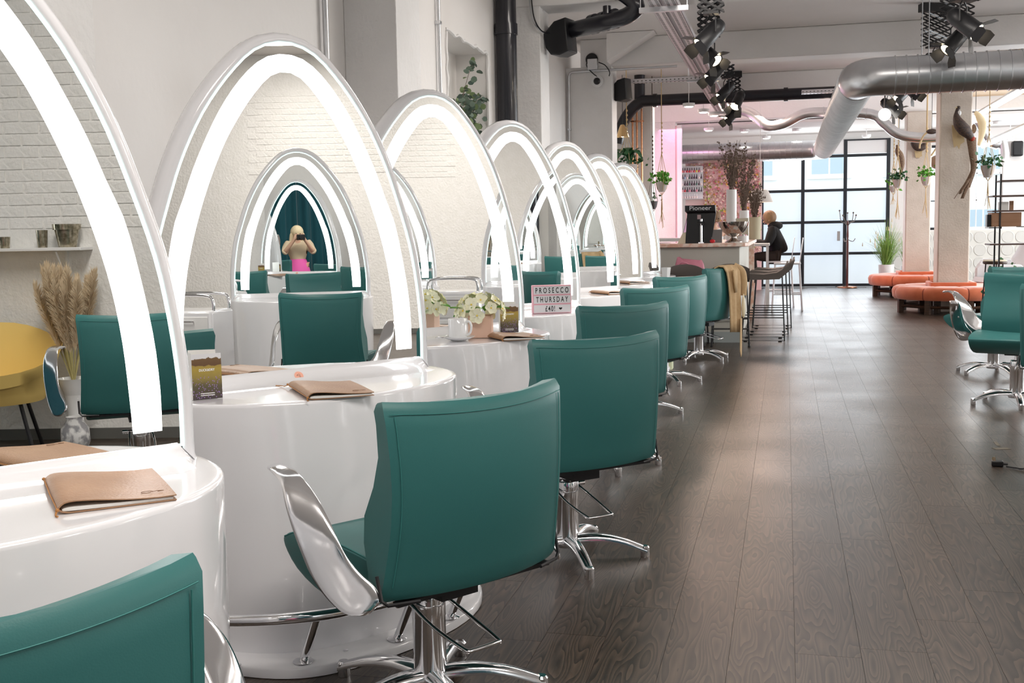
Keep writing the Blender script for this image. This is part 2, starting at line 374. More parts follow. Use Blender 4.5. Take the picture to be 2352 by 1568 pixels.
# ---- far wall with glazed partition and two windows
gx0, gx1 = -.53, 2.07
wa0, wa1 = at(2094, 400, YF).x, at(2157, 400, YF).x
wb0, wb1 = at(2186, 400, YF).x, at(2304, 400, YF).x
zs, zh = 1.14, 2.86
wfm = MB().bb(XL-.3, gx0, YF, YF+.25, 0, ZC).bb(gx0, gx1, YF, YF+.25, 3.04, ZC).bb(gx1, wa0, YF, YF+.25, 0, ZC)
wfm.bb(wa1, wb0, YF, YF+.25, 0, ZC).bb(wb1, XR+.2, YF, YF+.25, 0, ZC)
for a, b in ((wa0, wa1), (wb0, wb1)): wfm.bb(a, b, YF, YF+.25, 0, zs).bb(a, b, YF, YF+.25, zh, ZC)
wall_front = struct('wall_front', wfm, m_wall)
def win(n, x0, x1, z0, z1, cols, rows, m=m_frame, t=.05):
    fr = MB().bb(x0, x0+t, YF+.02, YF+.09, z0, z1).bb(x1-t, x1, YF+.02, YF+.09, z0, z1).bb(x0, x1, YF+.02, YF+.09, z0, z0+t).bb(x0, x1, YF+.02, YF+.09, z1-t, z1)
    fr = struct('window_%d' % n, fr, m)
    for c_ in range(cols):
        for r_ in range(rows):
            a = x0+t+(x1-x0-2*t)*c_/cols; b = x0+t+(x1-x0-2*t)*(c_+1)/cols
            c = z0+t+(z1-z0-2*t)*r_/rows; d = z0+t+(z1-z0-2*t)*(r_+1)/rows
            MB().bb(a+.008, b-.008, YF+.05, YF+.056, c+.008, d-.008).build('pane', m_glass, fr)
            if c_: MB().bb(a-.01, a+.01, YF+.04, YF+.07, c, d).build('glazing_bar', m, fr)
            if r_: MB().bb(a, b, YF+.04, YF+.07, c-.01, c+.01).build('glazing_bar', m, fr)
win(5, wa0, wa1, zs, zh, 2, 3); win(6, wb0, wb1, zs, zh, 2, 3, m_white)
# glazed partition: posts and rails as parts of the partition, every pane its own
part = thing('glazed_partition', 'black steel framed glass partition at the far end with frosted lower panes', 'partition', (0, YF-.12, 0))
PXs = [-.50, .335, 1.185, 2.03]; PZs = [0.03, .688, 1.342, 2.0, 2.70]
for i, x in enumerate(PXs):
    top = 3.03 if i >= 2 else 2.72
    MB().bb(x-.035, x+.035, -.04, .04, 0, top).build('post', m_frame, part)
for i in range(3):
    for j, z in enumerate(PZs):
        MB().bb(PXs[i]+.035, PXs[i+1]-.035, -.03, .03, z-.028, z+.028).build('rail', m_frame, part)
    for j in range(4):
        g = MB().bb(PXs[i]+.035, PXs[i+1]-.035, -.004, .004, PZs[j]+.028, PZs[j+1]-.028)
        g.build('pane', m_glass if j == 3 else m_frost, part)
MB().bb(PXs[2]+.035, PXs[3]-.035, -.03, .03, 3.0, 3.03).build('rail', m_frame, part)
MB().bb(PXs[0], PXs[1]-.035, -.03, .03, 2.75, 3.03).build('infill_panel', m_white, part)
MB().bb(PXs[1]+.035, PXs[2]-.035, -.03, .03, 2.74, 3.03).build('infill_panel', m_white, part)
MB().bb(PXs[2]+.035, PXs[3]-.035, -.01, .01, 2.74, 3.0).build('infill_panel', m_white, part)
MB().bb(1.03, 1.09, -.06, -.04, .95, 1.15).build('door_handle', m_steel, part)
# building across the street
fb = thing('street_building', 'white building across the street seen through the clear glass', 'building', (3, 38, 0))
MB().bb(-16, 16, 0, 1, -1, 11).build('facade', m_facade, fb)
for i in range(11):
    for (z, hh) in ((2.9, 1.5), (6.3, 1.5), (.3, 1.4)):
        x = -13.4+i*2.35
        wn = MB().bb(x-.58, x+.58, -.03, .02, z-.05, z+hh+.05).bb(x-.70, x+.70, -.12, 0, z-.13, z-.05).build('window', m_white, fb)
        for cx in (-1, 1):
            for cz in (0, 1): MB().bb(x+cx*.29-.26, x+cx*.29+.26, -.05, -.03, z+cz*hh/2+.03, z+(cz+1)*hh/2-.03).build('pane', m_blueglass, wn)
struct('pavement', MB().bb(-20, 26, YF+.3, 38, -.2, -.05), m_concrete)

# right hand columns
c1 = struct('column_1', MB().bb(2.11, 2.54, 17.02, 17.45, 0, 3.232), m_col, bevel=.02)
c2 = struct('column_2', MB().bb(2.04, 2.46, 20.85, 21.25, 0, 3.232), m_col, bevel=.02)
# diagonal brace slab behind column 1 and tan ceiling panel
struct('ceiling_panel', MB().bb(2.9, 8.6, 13.95, 20.9, 3.44, 3.50), m_tan)
# tiled dado under the far windows: round tiles
wt0 = gx1+.05
til = struct('trim_10', MB().bb(wt0, 5.8, YF-.02, YF-.001, .07, zs-.02), m_tile)
tm = MB().lathe([(.001, .0), (.118, 0), (.122, .006), (.108, .010), (.104, .006), (.001, .006)], 18, axis=Matrix.Rotation(R(90), 3, 'X')).mesh('tile', mat('grey_tile_ring', (.68,.68,.65), .3))
for i in range(14):
    for j in range(4):
        o = bpy.data.objects.new('tile', tm); C.objects.link(o); o.parent = til
        o.location = (wt0+.16+i*.26, YF-.021, .2+j*.26)

# ================================================================== STYLING STATIONS
GL = [(.518,.83),(.5185,.90),(.517,.966),(.503,1.108),(.476,1.258),(.427,1.417),(.379,1.548),(.314,1.678),(.249,1.774),(.186,1.848),(.124,1.906),(.061,1.938),(0,1.947)]
LO = [(.472,.867),(.472,.969),(.459,1.11),(.418,1.319),(.380,1.417),(.331,1.54),(.247,1.702),(.163,1.817),(.081,1.888),(0,1.908)]
LI = [(.408,.867),(.405,.936),(.394,1.085),(.367,1.238),(.312,1.417),(.242,1.581),(.18,1.687),(.117,1.772),(.057,1.832),(0,1.849)]
def smooth2(pts, n=5):
    return [(p.x, p.y) for p in catmull([(a, b, 0) for a, b in pts]+[(-pts[-2][0], pts[-2][1], 0)], n)[:-n]]
def arch(half, n=5):           # left to right over the top
    h = smooth2(half, n); return [(-a, b) for a, b in h]+[(a, b) for a, b in reversed(h[:-1])]
def offs(pl, d):
    out = []
    for i, (a, b) in enumerate(pl):
        p = pl[max(i-1, 0)]; q = pl[min(i+1, len(pl)-1)]; tx, tz = q[0]-p[0], q[1]-p[1]; l = math.hypot(tx, tz) or 1
        out.append((a-tz/l*d, b+tx/l*d))
    return out
def resample(half, n=40):
    pl = arch(half); L = [0]
    for i in range(1, len(pl)): L.append(L[-1]+math.dist(pl[i], pl[i-1]))
    out = []; j = 0
    for k_ in range(n):
        t = L[-1]*k_/(n-1)
        while j < len(L)-2 and L[j+1] < t: j += 1
        u_ = (t-L[j])/(L[j+1]-L[j]); out.append((pl[j][0]+(pl[j+1][0]-pl[j][0])*u_, pl[j][1]+(pl[j+1][1]-pl[j][1])*u_))
    return out
def outline(a, b, b2, x0, n=72):     # skewed oval seen from above, front towards +y (local x = -s)
    o = []
    for k_ in range(n):
        th = 2*PI*k_/n; c, s = math.cos(th), math.sin(th)
        ex = 2/2.25; x = a*abs(c)**ex*(1 if c >= 0 else -1)
        y = (b if s >= 0 else b2)*abs(s)**ex*(1 if s >= 0 else -1)
        x += x0*max(0, s)**1.5*(1-abs(c))*1.2
        o.append((x, y))
    return o
def make_station(label):
    t = thing('styling_station', label, 'salon station', group='white arch mirror stations along the left')
    # moulded body: desk and the base under it
    st = [(.036,.553,.555,.20,.10), (.12,.553,.55,.20,.10), (.42,.562,.525,.20,.08), (.70,.568,.497,.20,.06), (.781,.571,.488,.20,.06), (.7885,.5695,.4865,.20,.06), (.7918,.565,.482,.195,.06),
          (.7925,.556,.473,.19,.06), (.7925,.54,.457,.185,.06), (.7925,.30,.25,.12,.03), (.793,.02,.02,.02,0)]
    rows = [[V((x, y, z)) for x, y in outline(a, b, b2, x0)] for (z, a, b, b2, x0) in st]
    mb = MB().grid(rows, closeu=True)
    mb.build('desk_body', m_gel, t, angle=60)
    # sloping upstand between desk and mirror
    lp = [(.008,.835),(.02,.832),(.032,.822),(.05,.808),(.085,.797),(.14,.7928),(.14,.78),(.0,.78)]
    rows = []
    for i in range(25):
        x = -.552+1.104*i/24; f = 1-max(0, (abs(x)-.47)/.083)**2; f = max(f, .35); g = 1-max(0, (abs(x)-.53)/.022)**2*.97
        rows.append([V((x, y*(f if y > .02 else 1), .78+(z-.78)*g)) for y, z in lp])
    MB().grid(rows, closeu=True, cap=True).build('upstand', m_gel, t, angle=60)
    # frame shell swept round the arch
    gl = resample(GL, 56); gl = [(gl[0][0]-.006, .782), (gl[0][0]-.001, .800)]+gl+[(gl[-1][0]+.001, .800), (gl[-1][0]+.006, .782)]
    sec = [(0,.008),(.008,.014),(.02,.012),(.031,.0),(.037,-.02),(.038,-.045),(.034,-.075),(.022,-.10),(-.01,-.115),(-.06,-.12)]
    rows = []
    for o_, y in sec: rows.append([V((x, y, z)) for x, z in offs(gl, o_)])
    fr = MB().grid(rows); bk = rows[-1]; k0 = len(fr.v); fr.add(bk, [tuple(range(len(bk)))])
    fr.build('mirror_frame', m_gel, t, angle=60)
    g2 = resample(GL, 56)
    MB().add([(x, .009, z) for x, z in offs(g2, -.0005)], [tuple(range(len(g2)))]).build('mirror_glass', m_mirror, t)
    # lit glass edge
    rr = []
    cl = g2+[(g2[-1][0]-.2, .83), (g2[-1][0]-.6, .83), (g2[0][0]+.001, .8301)]
    for o_, y in ((.0005, .0075), (.0005, .013), (-.0035, .013), (-.0035, .0095)): rr.append([V((x, y, z)) for x, z in offs(g2, o_)])
    MB().grid(rr).bb(-.518, .518, .0075, .013, .8265, .831).build('glass_edge', m_mint, t)
    lo = resample(LO, 56); li = resample(LI, 56)
    rows = [[V((x, .0095, z)) for x, z in lo], [V((x, .0115, z)) for x, z in lo], [V((x, .0115, z)) for x, z in li], [V((x, .0095, z)) for x, z in li]]
    MB().grid(rows, closev=True).build('light_band', m_led, t)
    # plinth and foot rail
    pr = [[V((x, y, z)) for x, y in outline(a, b, b2, x0)] for (z, a, b, b2, x0) in ((.002,.60,.668,.24,.15), (.026,.60,.668,.24,.15), (.034,.592,.66,.235,.15), (.037,.55,.60,.20,.12), (.0375,.02,.02,.02,0))]
    pl = MB().grid(pr, closeu=True, cap=True).build('plinth', m_gel, t, angle=50)
    for x in (.17, -.25, .47): MB().lathe([(.007, .0), (.007, .002), (.003, .0025)], 10, (x, .625-abs(x-.12)*.35, .037)).build('screw', m_chrome, pl)
    rail = []
    for i in range(25):
        th = R(38)+R(104)*i/24; rail.append((.14+.66*math.cos(th), -.02+.78*math.sin(th), .215))
    fr_ = MB().tube(rail, .0165, 14).build('foot_rail', m_chrome, t, angle=60)
    for x, y in ((.31, .60), (0, .625), (-.24, .57)):
        tx, ty = (.14+(x-.14)*1.0, y+.105)
        MB().tube([(x, y, .038), (tx, ty, .205)], .013, 12).build('rail_post', m_chrome, fr_, angle=60)
        MB().lathe([(.001, .006), (.02, .006), (.031, .002), (.031, 0), (.001, 0)], 18, (x, y, .037)).build('flange', m_chrome, fr_)
    return t
HD = R(38.6)
CY = {0: .53, 1: 2.25, 2: 3.974, 3: 5.60, 4: 7.235, 5: 9.03, 6: 10.57, 7: 12.12}
U = V((math.sin(HD), math.cos(HD), 0)); Nn = V((math.cos(HD), -math.sin(HD), 0))
def cst(i): return V((-1.341, CY[i], 0)) - U*.5145
def sp(i, s, t, z=.793): return cst(i)+U*s+Nn*t+V((0, 0, z))     # point on the desk of station i
RZ = math.atan2(-U.y, -U.x)
names = {1: 'nearest white arch station, its lit mirror cut off by the left edge',
         2: 'second white arch station with round coral sticker and leather folder',
         3: 'third white arch station carrying the mug and flower boxes',
         4: 'fourth white arch station with the pink letter light box on its desk',
         5: 'fifth white arch station behind the light box, folder on its desk',
         6: 'sixth white arch station, second smallest lit arch of the row',
         7: 'seventh white arch station, smallest and farthest lit arch by the bar'}
ST = {}
for i in range(1, 8):
    if i == 1: s0 = make_station(names[1]); s0.location = cst(1); s0.rotation_euler.z = RZ; ST[1] = s0
    else: ST[i] = dup(s0, cst(i), RZ, names[i])
# opposite row across the aisle, seen in the mirrors
hB = R(11.7)
for j, (x, y) in enumerate(((3.3, -1.0), (3.42, 2.54), (3.35, 4.22), (3.35, 5.74), (3.35, 7.3), (3.35, 8.9))):
    if j == 0: continue
    b = dup(s0, (x, y, 0), math.atan2(math.cos(hB), math.sin(hB)), ['', 'white arch station opposite, reflected whole inside the second mirror', 'white arch station opposite, reflected at the left side of the third mirror',
        'white arch station opposite, reflected in the middle of the fourth mirror', 'white arch station opposite, reflected small in the fifth mirror', 'farthest white arch station of the opposite row, across the aisle'][j], 'white arch mirror stations across the aisle')

# ================================================================== SALON CHAIRS (local +y = where the sitter looks)
def make_chair(label):
    t = thing('salon_chair', label, 'chair', group='teal hydraulic salon chairs in the left row')
    zs_ = [.402,.418,.46,.53,.60,.68,.76,.83,.872,.888,.893]
    def hw(z): return .288-.012*math.sin(min(1,max(0,(z-.42)/.46))*PI)
    def yr(z): return -.262-.03*math.sin(min(1,max(0,(z-.42)/.47))*PI*.9) - .02*(z-.42)/.47
    def th(z): return .05+.075*math.exp(-((z-.58)/.12)**2)
    bow = .062
    rows = []
    for z in zs_:
        k_ = 0
        if z > .865: k_ = ((z-.865)/.028)**2*.011
        if z < .41: k_ = .008
        w_ = hw(z)-k_*.6; rw = []
        N_ = 17
        for i in range(N_):          # rear surface left to right
            u_ = -1+2*i/(N_-1); e = .012 if abs(u_) > .98 else 0
            rw.append(V((u_*w_, yr(z)+bow*u_*u_+k_+e*.3, z+.012*u_*u_*(z > .8))))
        t_ = th(z)
        for i in range(N_):
            u_ = 1-2*i/(N_-1)
            rw.append(V((u_*(w_-.012), yr(z)+bow*u_*u_+t_*(1-.12*(1-u_*u_))-k_+.012, z+.012*u_*u_*(z > .8)-(.008 if z > .87 else 0))))
        rows.append(rw)
    back = MB().grid(rows, closeu=True, cap=True).build('backrest', m_teal, t, angle=42)
    # stitched seams: along the top edge and down both sides
    sm = MB()
    sm.tube([(-.965*hw(.866)*(1-2*i/24), yr(.866)+bow*(.965*(1-2*i/24))**2-.0010, .864+.012*(1-2*i/24)**2) for i in range(25)], .0009, 5)
    for sg in (-1, 1):
        sm.tube([(sg*.93*hw(z), yr(z)+bow*.93**2-.0014, z+.01*(z > .8)) for z in [.44+.42*i/20 for i in range(21)]], .0012, 5)
    sm.build('seam', m_stitch, back, kind='stuff')
    # cushion seat: lens shaped in side view
    prof = [(-.215,.43),(-.16,.385),(-.06,.350),(.06,.338),(.16,.350),(.25,.383),(.30,.422),(.318,.450),(.310,.466),(.265,.484),(.15,.498),(0,.497),(-.12,.487),(-.215,.475)]
    pp = [(p.x, p.y) for p in catmull([(a, b, 0) for a, b in prof], 2)]
    rows = []
    for x, k_ in ((-.264,.9),(-.259,.98),(-.25,1.0),(-.12,1.0),(0,1.0),(.12,1.0),(.25,1.0),(.259,.98),(.264,.9)):
        dip = .012*(1-(x/.25)**2)
        rows.append([V((x, .03+(y-.03)*k_, .43+(z-.43)*k_-(dip if z > .47 else 0))) for y, z in pp])
    seat = MB().grid(rows, closeu=True, cap=True).build('seat', m_teal, t, angle=38)
    sm = MB()
    for sg in (-1, 1): sm.tube([(sg*.260, y, z+.001) for y, z in [(-.1,.487),(0,.4965),(.1,.4985),(.2,.492),(.26,.482),(.306,.463)]], .0022, 5)
    sm.build('seam', m_stitch, seat, kind='stuff')
    # black bracket under seat and back
    br = MB().bb(-.06, .06, -.14, .12, .335, .40).bb(-.25, .25, -.215, -.19, .385, .396)
    for sg in (-1, 1): br.tube([(sg*.295, -.19, .47), (sg*.293, -.205, .41), (sg*.28, -.212, .397), (sg*.20, -.235, .396)], .005, 6)
    br.build('bracket', m_black, t, kind='stuff')
    # polished aluminium arms: a strip that twists from flat armrest to upright side plate
    for sg in (-1, 1):
        path = catmull([(0,.265,.678),(0,.19,.688),(0,.10,.676),(0,.035,.625),(0,-.03,.545),(0,-.075,.475),(0,-.13,.425),(0,-.195,.392)], 5)
        n = len(path); rows = []
        for i, p in enumerate(path):
            f = i/(n-1); a = path[max(i-1, 0)]; b = path[min(i+1, n-1)]; d = (b-a).normalized()
            tw = min(1, max(0, (f-.15)/.5)); tw = tw*tw*(3-2*tw)*R(50)
            n0 = V((0, 0, 1)); n0 = (n0-d*n0.dot(d)).normalized()
            if d.z < -.98: n0 = V((0, -1, 0))
            nn = (n0*math.cos(tw)+V((sg, 0, 0))*math.sin(tw)).normalized(); wd = d.cross(nn).normalized()
            W_ = .024+.008*math.sin(min(1, f*3)*PI/2)+.022*math.sin(min(1, max(0, (f-.3)/.4))*PI/2)-.030*max(0, (f-.88)/.12)**2
            T_ = .0085-.003*f
            c = V((sg*(.304+.058*math.sin(PI*f)**.8), p.y, p.z))
            rows.append([c+wd*W_*a_+nn*T_*b_ for a_, b_ in ((-1,0),(-.85,.8),(0,1.15),(.85,.8),(1,0),(.85,-.8),(0,-1.15),(-.85,-.8))])
        arm = MB().grid(rows, closeu=True, cap=True).build('armrest', m_alu, t, angle=60, sub=1)
        for f_, z in ((.30,.0), (.55, .0)):
            c = path[int(f_*n)]; MB().ball((sg*.350, c.y, c.z), .006, 8, 6).build('bolt', m_chrome, arm)
    # hydraulic column, pump lever, star base
    MB().lathe([(.001,.315),(.017,.315),(.017,.33),(.03,.332),(.03,.345)], 20).build('piston', m_chrome, t)
    MB().lathe([(.040,.075),(.045,.08),(.045,.235),(.046,.237),(.046,.305),(.043,.312),(.017,.315),(.0165,.345)], 28).build('column', m_chrome, t, angle=30)
    lv = MB(); lv.tube(catmull([(-.055,.02,.285),(-.062,-.10,.245),(-.055,-.22,.215),(-.04,-.235,.213),(.04,-.235,.213),(.055,-.22,.215),(.062,-.10,.245),(.055,.02,.285)], 4), .0055, 8)
    lv.tube([(-.068, .02, .285), (.068, .02, .285)], .010, 10)
    lever = lv.build('pump_lever', m_chrome, t, angle=60)
    MB().tube([(-.068, .02, .285), (-.092, .02, .285)], .012, 12).tube([(.068, .02, .285), (.092, .02, .285)], .012, 12).build('lever_knob', m_alu, lever)
    MB().lathe([(.001,.045),(.052,.045),(.055,.06),(.05,.08),(.001,.086)], 24).build('hub', m_alu, t)
    for k_ in range(5):
        a = R(90+18)+k_*2*PI/5; ca, sa = math.cos(a), math.sin(a); rows = []
        for f in [i/10 for i in range(11)]:
            r_ = .03+.285*f; z = .072+.012*math.sin(PI*f)-.045*f*f; w_ = .030-.011*f; h_ = .017-.004*f
            rows.append([V((ca*r_-sa*x, sa*r_+ca*x, z+zz)) for x, zz in ((-w_, -h_*.7), (-w_, h_*.1), (-w_*.6, h_*.9), (0, h_), (w_*.6, h_*.9), (w_, h_*.1), (w_, -h_*.7))])
        leg = MB().grid(rows, closeu=True, cap=True).build('leg', m_alu, t, angle=50)
        MB().lathe([(.018,.0),(.019,.004),(.019,.040),(.014,.046)], 14, (ca*.305, sa*.305, 0)).build('foot', m_chrome, leg)
    return t
ch0 = make_chair('nearest teal salon chair, cut off by the bottom left corner')
ch0.location = (-1.022, 1.065, 0); ch0.rotation_euler.z = R(90-37)
def pump(root, dz):            # raise or lower everything above the hydraulic column
    for ch in root.children:
        if ch.name.split('.')[0] in ('backrest', 'seat', 'armrest', 'bracket', 'piston'): ch.location.z = dz
CH = [((-.962, 2.87, 0), 35, 'large teal salon chair in front of the second station, chrome arm towards us'),
      ((-.84, 4.27, .0), 46, 'third teal salon chair, whole chrome star base showing beneath'),
      ((-.98, 6.01, 0), 47, 'fourth teal salon chair, partly behind the third chair back'),
      ((-1.01, 7.71, 0), 44, 'fifth teal salon chair of the left row'),
      ((-1.0, 9.36, 0), 41, 'sixth teal salon chair, pale green box on the floor beyond'),
      ((-.83, 11.03, 0), 22, 'farthest teal salon chair of the left row with camel coat over its back')]
for loc, hd, lb in CH:
    c_ = dup(ch0, loc, R(90-hd), lb)
    if hd == 35: c_.scale = (1.02, 1.03, 1.0); pump(c_, -.012)
pump(ch0, .022)
for ch in ch0.children:
    if ch.name.startswith('armrest') and sum(v.co.x for v in ch.data.vertices) > 0: ch.location.x = .06; ch.location.z = .045
gR = 'teal salon chairs in the right row'
for loc, rz, lb in (((1.60, 8.49, 0), R(158), 'teal salon chair on the right turned to face us, seat and arm showing'),
                    ((1.73, 10.19, 0), R(38), 'teal salon chair at right behind the one facing us'),
                    ((1.72, 7.15, 0), R(-40), 'teal salon chair cut off by the right edge, chair back edge showing'),
                    ((1.82, 3.08, 0), R(-78), 'teal salon chair reflected in the middle of the second mirror'),
                    ((1.93, .98, 0), R(-112), 'teal salon chair reflected in the first mirror behind the light band'),
                    ((1.85, 6.35, 0), R(-80), 'teal salon chair across the aisle reflected in the fourth mirror')):
    dup(ch0, loc, rz, lb, gR)

# ================================================================== THINGS ON THE DESKS
def folder(A, B, w_, label, corner=True):
    A, B = V(A), V(B); A.z = B.z = 0; L = (B-A).length; y = (B-A).normalized(); x = V((y.y, -y.x, 0))
    t = thing('leather_folder', label, 'folder', (A.x, A.y, .7935), math.atan2(x.y, x.x), 'brown leather folders on the desks')
    th = .0022; rows = []
    def pr(u_): # closed side profile of the folded cover
        bot = [(w_, .0), (w_*.6, .0), (w_*.2, .0), (.015, .001), (.002, .007), (.004, .016), (.02, .023), (w_*.3, .021), (w_*.6, .014), (w_*.85, .011), (w_, .0115+.003*u_)]
        return bot
    c = [(p.x, p.y) for p in catmull([(a, b, 0) for a, b in pr(0)], 3)]
    inn = [(a+(th if a < .02 else 0)*1, b+(th if b < .009 else -th)) for a, b in c]
    for f in (0, .25, .5, .75, 1):
        rows.append([V((px, L*f, pz+(.002*math.sin(f*PI) if pz > .01 else 0))) for px, pz in c+list(reversed(inn))])
    cov = MB().grid(rows, closeu=True, cap=True).build('cover', m_leather, t, angle=60)
    pg = [(p.x, p.y) for p in catmull([(a, b, 0) for a, b in [(w_-.006,.0027),(w_*.5,.0027),(.02,.004),(.009,.007),(.012,.0095),(.03,.011),(w_*.5,.0085),(w_-.006,.0068)]], 3)]
    MB().grid([[V((px, y_, pz)) for px, pz in pg] for y_ in (.003, L-.003)], closeu=True, cap=True).build('pages', m_paper, t, angle=60)
    cd = MB().tube([(.0005, 0, .009), (-.0012, L*.5, .011), (.0005, L, .011)], .0013, 6).tube(catmull([(.001, L, .010), (-.008, L+.018, .004), (-.012, L+.045, .003), (-.03, L+.055, .004)], 4), .0016, 6).ball((.0, L+.003, .012), .0038, 8, 6)
    cd.tube(catmull([(.001, 0, .010), (-.002, -.004, .006), (-.004, -.016, .002), (-.001, -.022, .002)], 4), .0018, 6).ball((0, -.003, .009), .0038, 8, 6)
    cd.build('cord', m_cord, t, angle=60)
    if corner:      # small embossed curl near the open corner
        cx, cy = w_-.05, .035
        pts = [(cx+.012*math.cos(a)*(1-.3*i/20), cy+.008*math.sin(a), .0150) for i, a in enumerate([k_*.33 for k_ in range(20)])]
        MB().tube(pts, .0006, 4).tube([(cx+.01, cy, .0148), (cx+.02, cy+.004, .0148), (cx+.032, cy+.002, .0145), (cx+.02, cy-.003, .0148)], .0006, 4).build('embossed_emblem', mat('embossed_leather', (.2,.1,.05), .5) if 'embossed_leather' not in bpy.data.materials else bpy.data.materials['embossed_leather'], cov, kind='stuff')
    return t
folder((-1.302, 1.752, 0), (-1.487, 1.965, 0), .215, 'brown leather folder on the nearest desk, emblem pressed in its corner')
folder((-1.418, 3.123, 0), (-1.600, 3.372, 0), .21, 'brown leather folder on the second desk beside the coral sticker')
folder((-1.262, 4.925, 0), (-1.415, 5.13, 0), .215, 'brown leather folder jutting over the third desk edge beside the flowers')
folder((-1.32, 8.45, 0), (-1.50, 8.68, 0), .215, 'brown leather folder lying on the fifth station desk', False)
folder((-1.38, 10.05, 0), (-1.54, 10.28, 0), .215, 'brown leather folder lying on the sixth station desk', False)

def print_mat():
    m = bpy.data.materials.new('flower_field_print'); m.use_nodes = True; nt = m.node_tree; b = nt.nodes['Principled BSDF']
    N = nt.nodes.new; L = nt.links.new; tc = N('ShaderNodeTexCoord'); sx = N('ShaderNodeSeparateXYZ'); L(tc.outputs['Object'], sx.inputs[0])
    n = N('ShaderNodeTexNoise'); n.inputs['Scale'].default_value = 55; n.inputs['Detail'].default_value = 3; L(tc.outputs['Object'], n.inputs['Vector'])
    ad = N('ShaderNodeMath'); ad.operation = 'MULTIPLY_ADD'; ad.inputs[1].default_value = .02; L(n.outputs['Fac'], ad.inputs[0]); L(sx.outputs['Z'], ad.inputs[2])
    dv = N('ShaderNodeMath'); dv.operation = 'DIVIDE'; dv.inputs[1].default_value = .152; L(ad.outputs[0], dv.inputs[0])
    rp = N('ShaderNodeValToRGB'); L(dv.outputs[0], rp.inputs[0]); e = rp.color_ramp.elements
    e[0].position = .08; e[0].color = (.07,.055,.06,1); e[1].position = .92; e[1].color = (.80,.80,.83,1)
    for p, c in ((.35,(.13,.11,.06,1)), (.52,(.34,.26,.08,1)), (.70,(.45,.33,.07,1)), (.755,(.40,.28,.08,1)), (.765,(.16,.09,.05,1)), (.90,(.20,.12,.06,1)), (.905,(.80,.80,.83,1))):
        x = e.new(p); x.color = c
    vo = N('ShaderNodeTexVoronoi'); vo.inputs['Scale'].default_value = 150; L(tc.outputs['Object'], vo.inputs['Vector'])
    lt = N('ShaderNodeMath'); lt.operation = 'LESS_THAN'; lt.inputs[1].default_value = .26; L(vo.outputs['Distance'], lt.inputs[0])
    z2 = N('ShaderNodeMath'); z2.operation = 'LESS_THAN'; z2.inputs[1].default_value = .072; L(sx.outputs['Z'], z2.inputs[0])
    mu = N('ShaderNodeMath'); mu.operation = 'MULTIPLY'; L(lt.outputs[0], mu.inputs[0]); L(z2.outputs[0], mu.inputs[1])
    mx = N('ShaderNodeMix'); mx.data_type = 'RGBA'; L(mu.outputs[0], mx.inputs['Factor']); L(rp.outputs[0], mx.inputs['A']); mx.inputs['B'].default_value = (.34,.22,.50,1)
    L(mx.outputs['Result'], b.inputs['Base Color']); b.inputs['Roughness'].default_value = .3; return m
m_print = print_mat()
def brochure(loc, rz, label):
    t = thing('folded_brochure', label, 'brochure', loc, rz, 'flower field brochures on the desks')
    MB().bb(-.046, .046, -.0012, 0, 0, .142).build('front_panel', m_print, t)
    MB().bb(-.046, -.045, 0, .045, 0, .146).build('side_panel', m_paper, t)
    MB().add([(-.045,.045,0),(.035,.02,0),(.035,.02,.152),(-.045,.045,.152),(-.045,.046,0),(.035,.021,0),(.035,.021,.152),(-.045,.046,.152)], [(0,1,2,3),(7,6,5,4),(0,4,5,1),(3,2,6,7),(1,5,6,2),(0,3,7,4)]).build('inner_panel', m_paper, t)
    f = frame4((0, -.0016, .088), (1,0,0), (0,0,1), (0,-1,0))
    text('DUCK&DRY', .0105, m_wink, t, f, 'title', .86, .0002, bold=.0003)
    f = frame4((0, -.0016, .016), (1,0,0), (0,0,1), (0,-1,0))
    MB().bb(-.022, .022, -.0018, -.0012, .017, .0195).build('print_line', m_wink, t); MB().bb(-.022, .022, -.0018, -.0012, .011, .0135).build('print_line', m_wink, t)
brochure((-1.75, 3.115, .7935), R(44), 'folded brochure with flower field picture standing on the second desk')
brochure((-1.335, 5.36, .7935), R(24), 'folded brochure with flower field picture standing behind the third desk folder')
# coral sticker on the upstand of station 2
t = thing('round_sticker', 'round coral sticker with a line-drawn bird on the second station', 'sticker', sp(2, -.012, .046, .8135), RZ)
ax = Matrix.Rotation(R(-52), 3, 'X')
MB().lathe([(.001, .0), (.0165, 0), (.0165, .0006), (.001, .0006)], 28, axis=ax).build('disc', mat('coral_paper', (.95,.48,.36), .5), t)
lm = MB()
def onst(p): return ax @ V((p[0]*.75, p[1]*.75, .0008))
lm.tube([onst((.0+.006*math.cos(a), -.003+.0045*math.sin(a))) for a in [i*.35 for i in range(19)]], .0004, 4)
lm.tube([onst((-.004+.003*math.cos(a), .006+.003*math.sin(a))) for a in [i*.35 for i in range(19)]], .0004, 4)
lm.tube([onst(p) for p in ((.006, 0), (.013, .001), (.009, -.004), (.006, -.004))], .0004, 4)
lm.build('line_drawing', m_ink, t, kind='stuff')

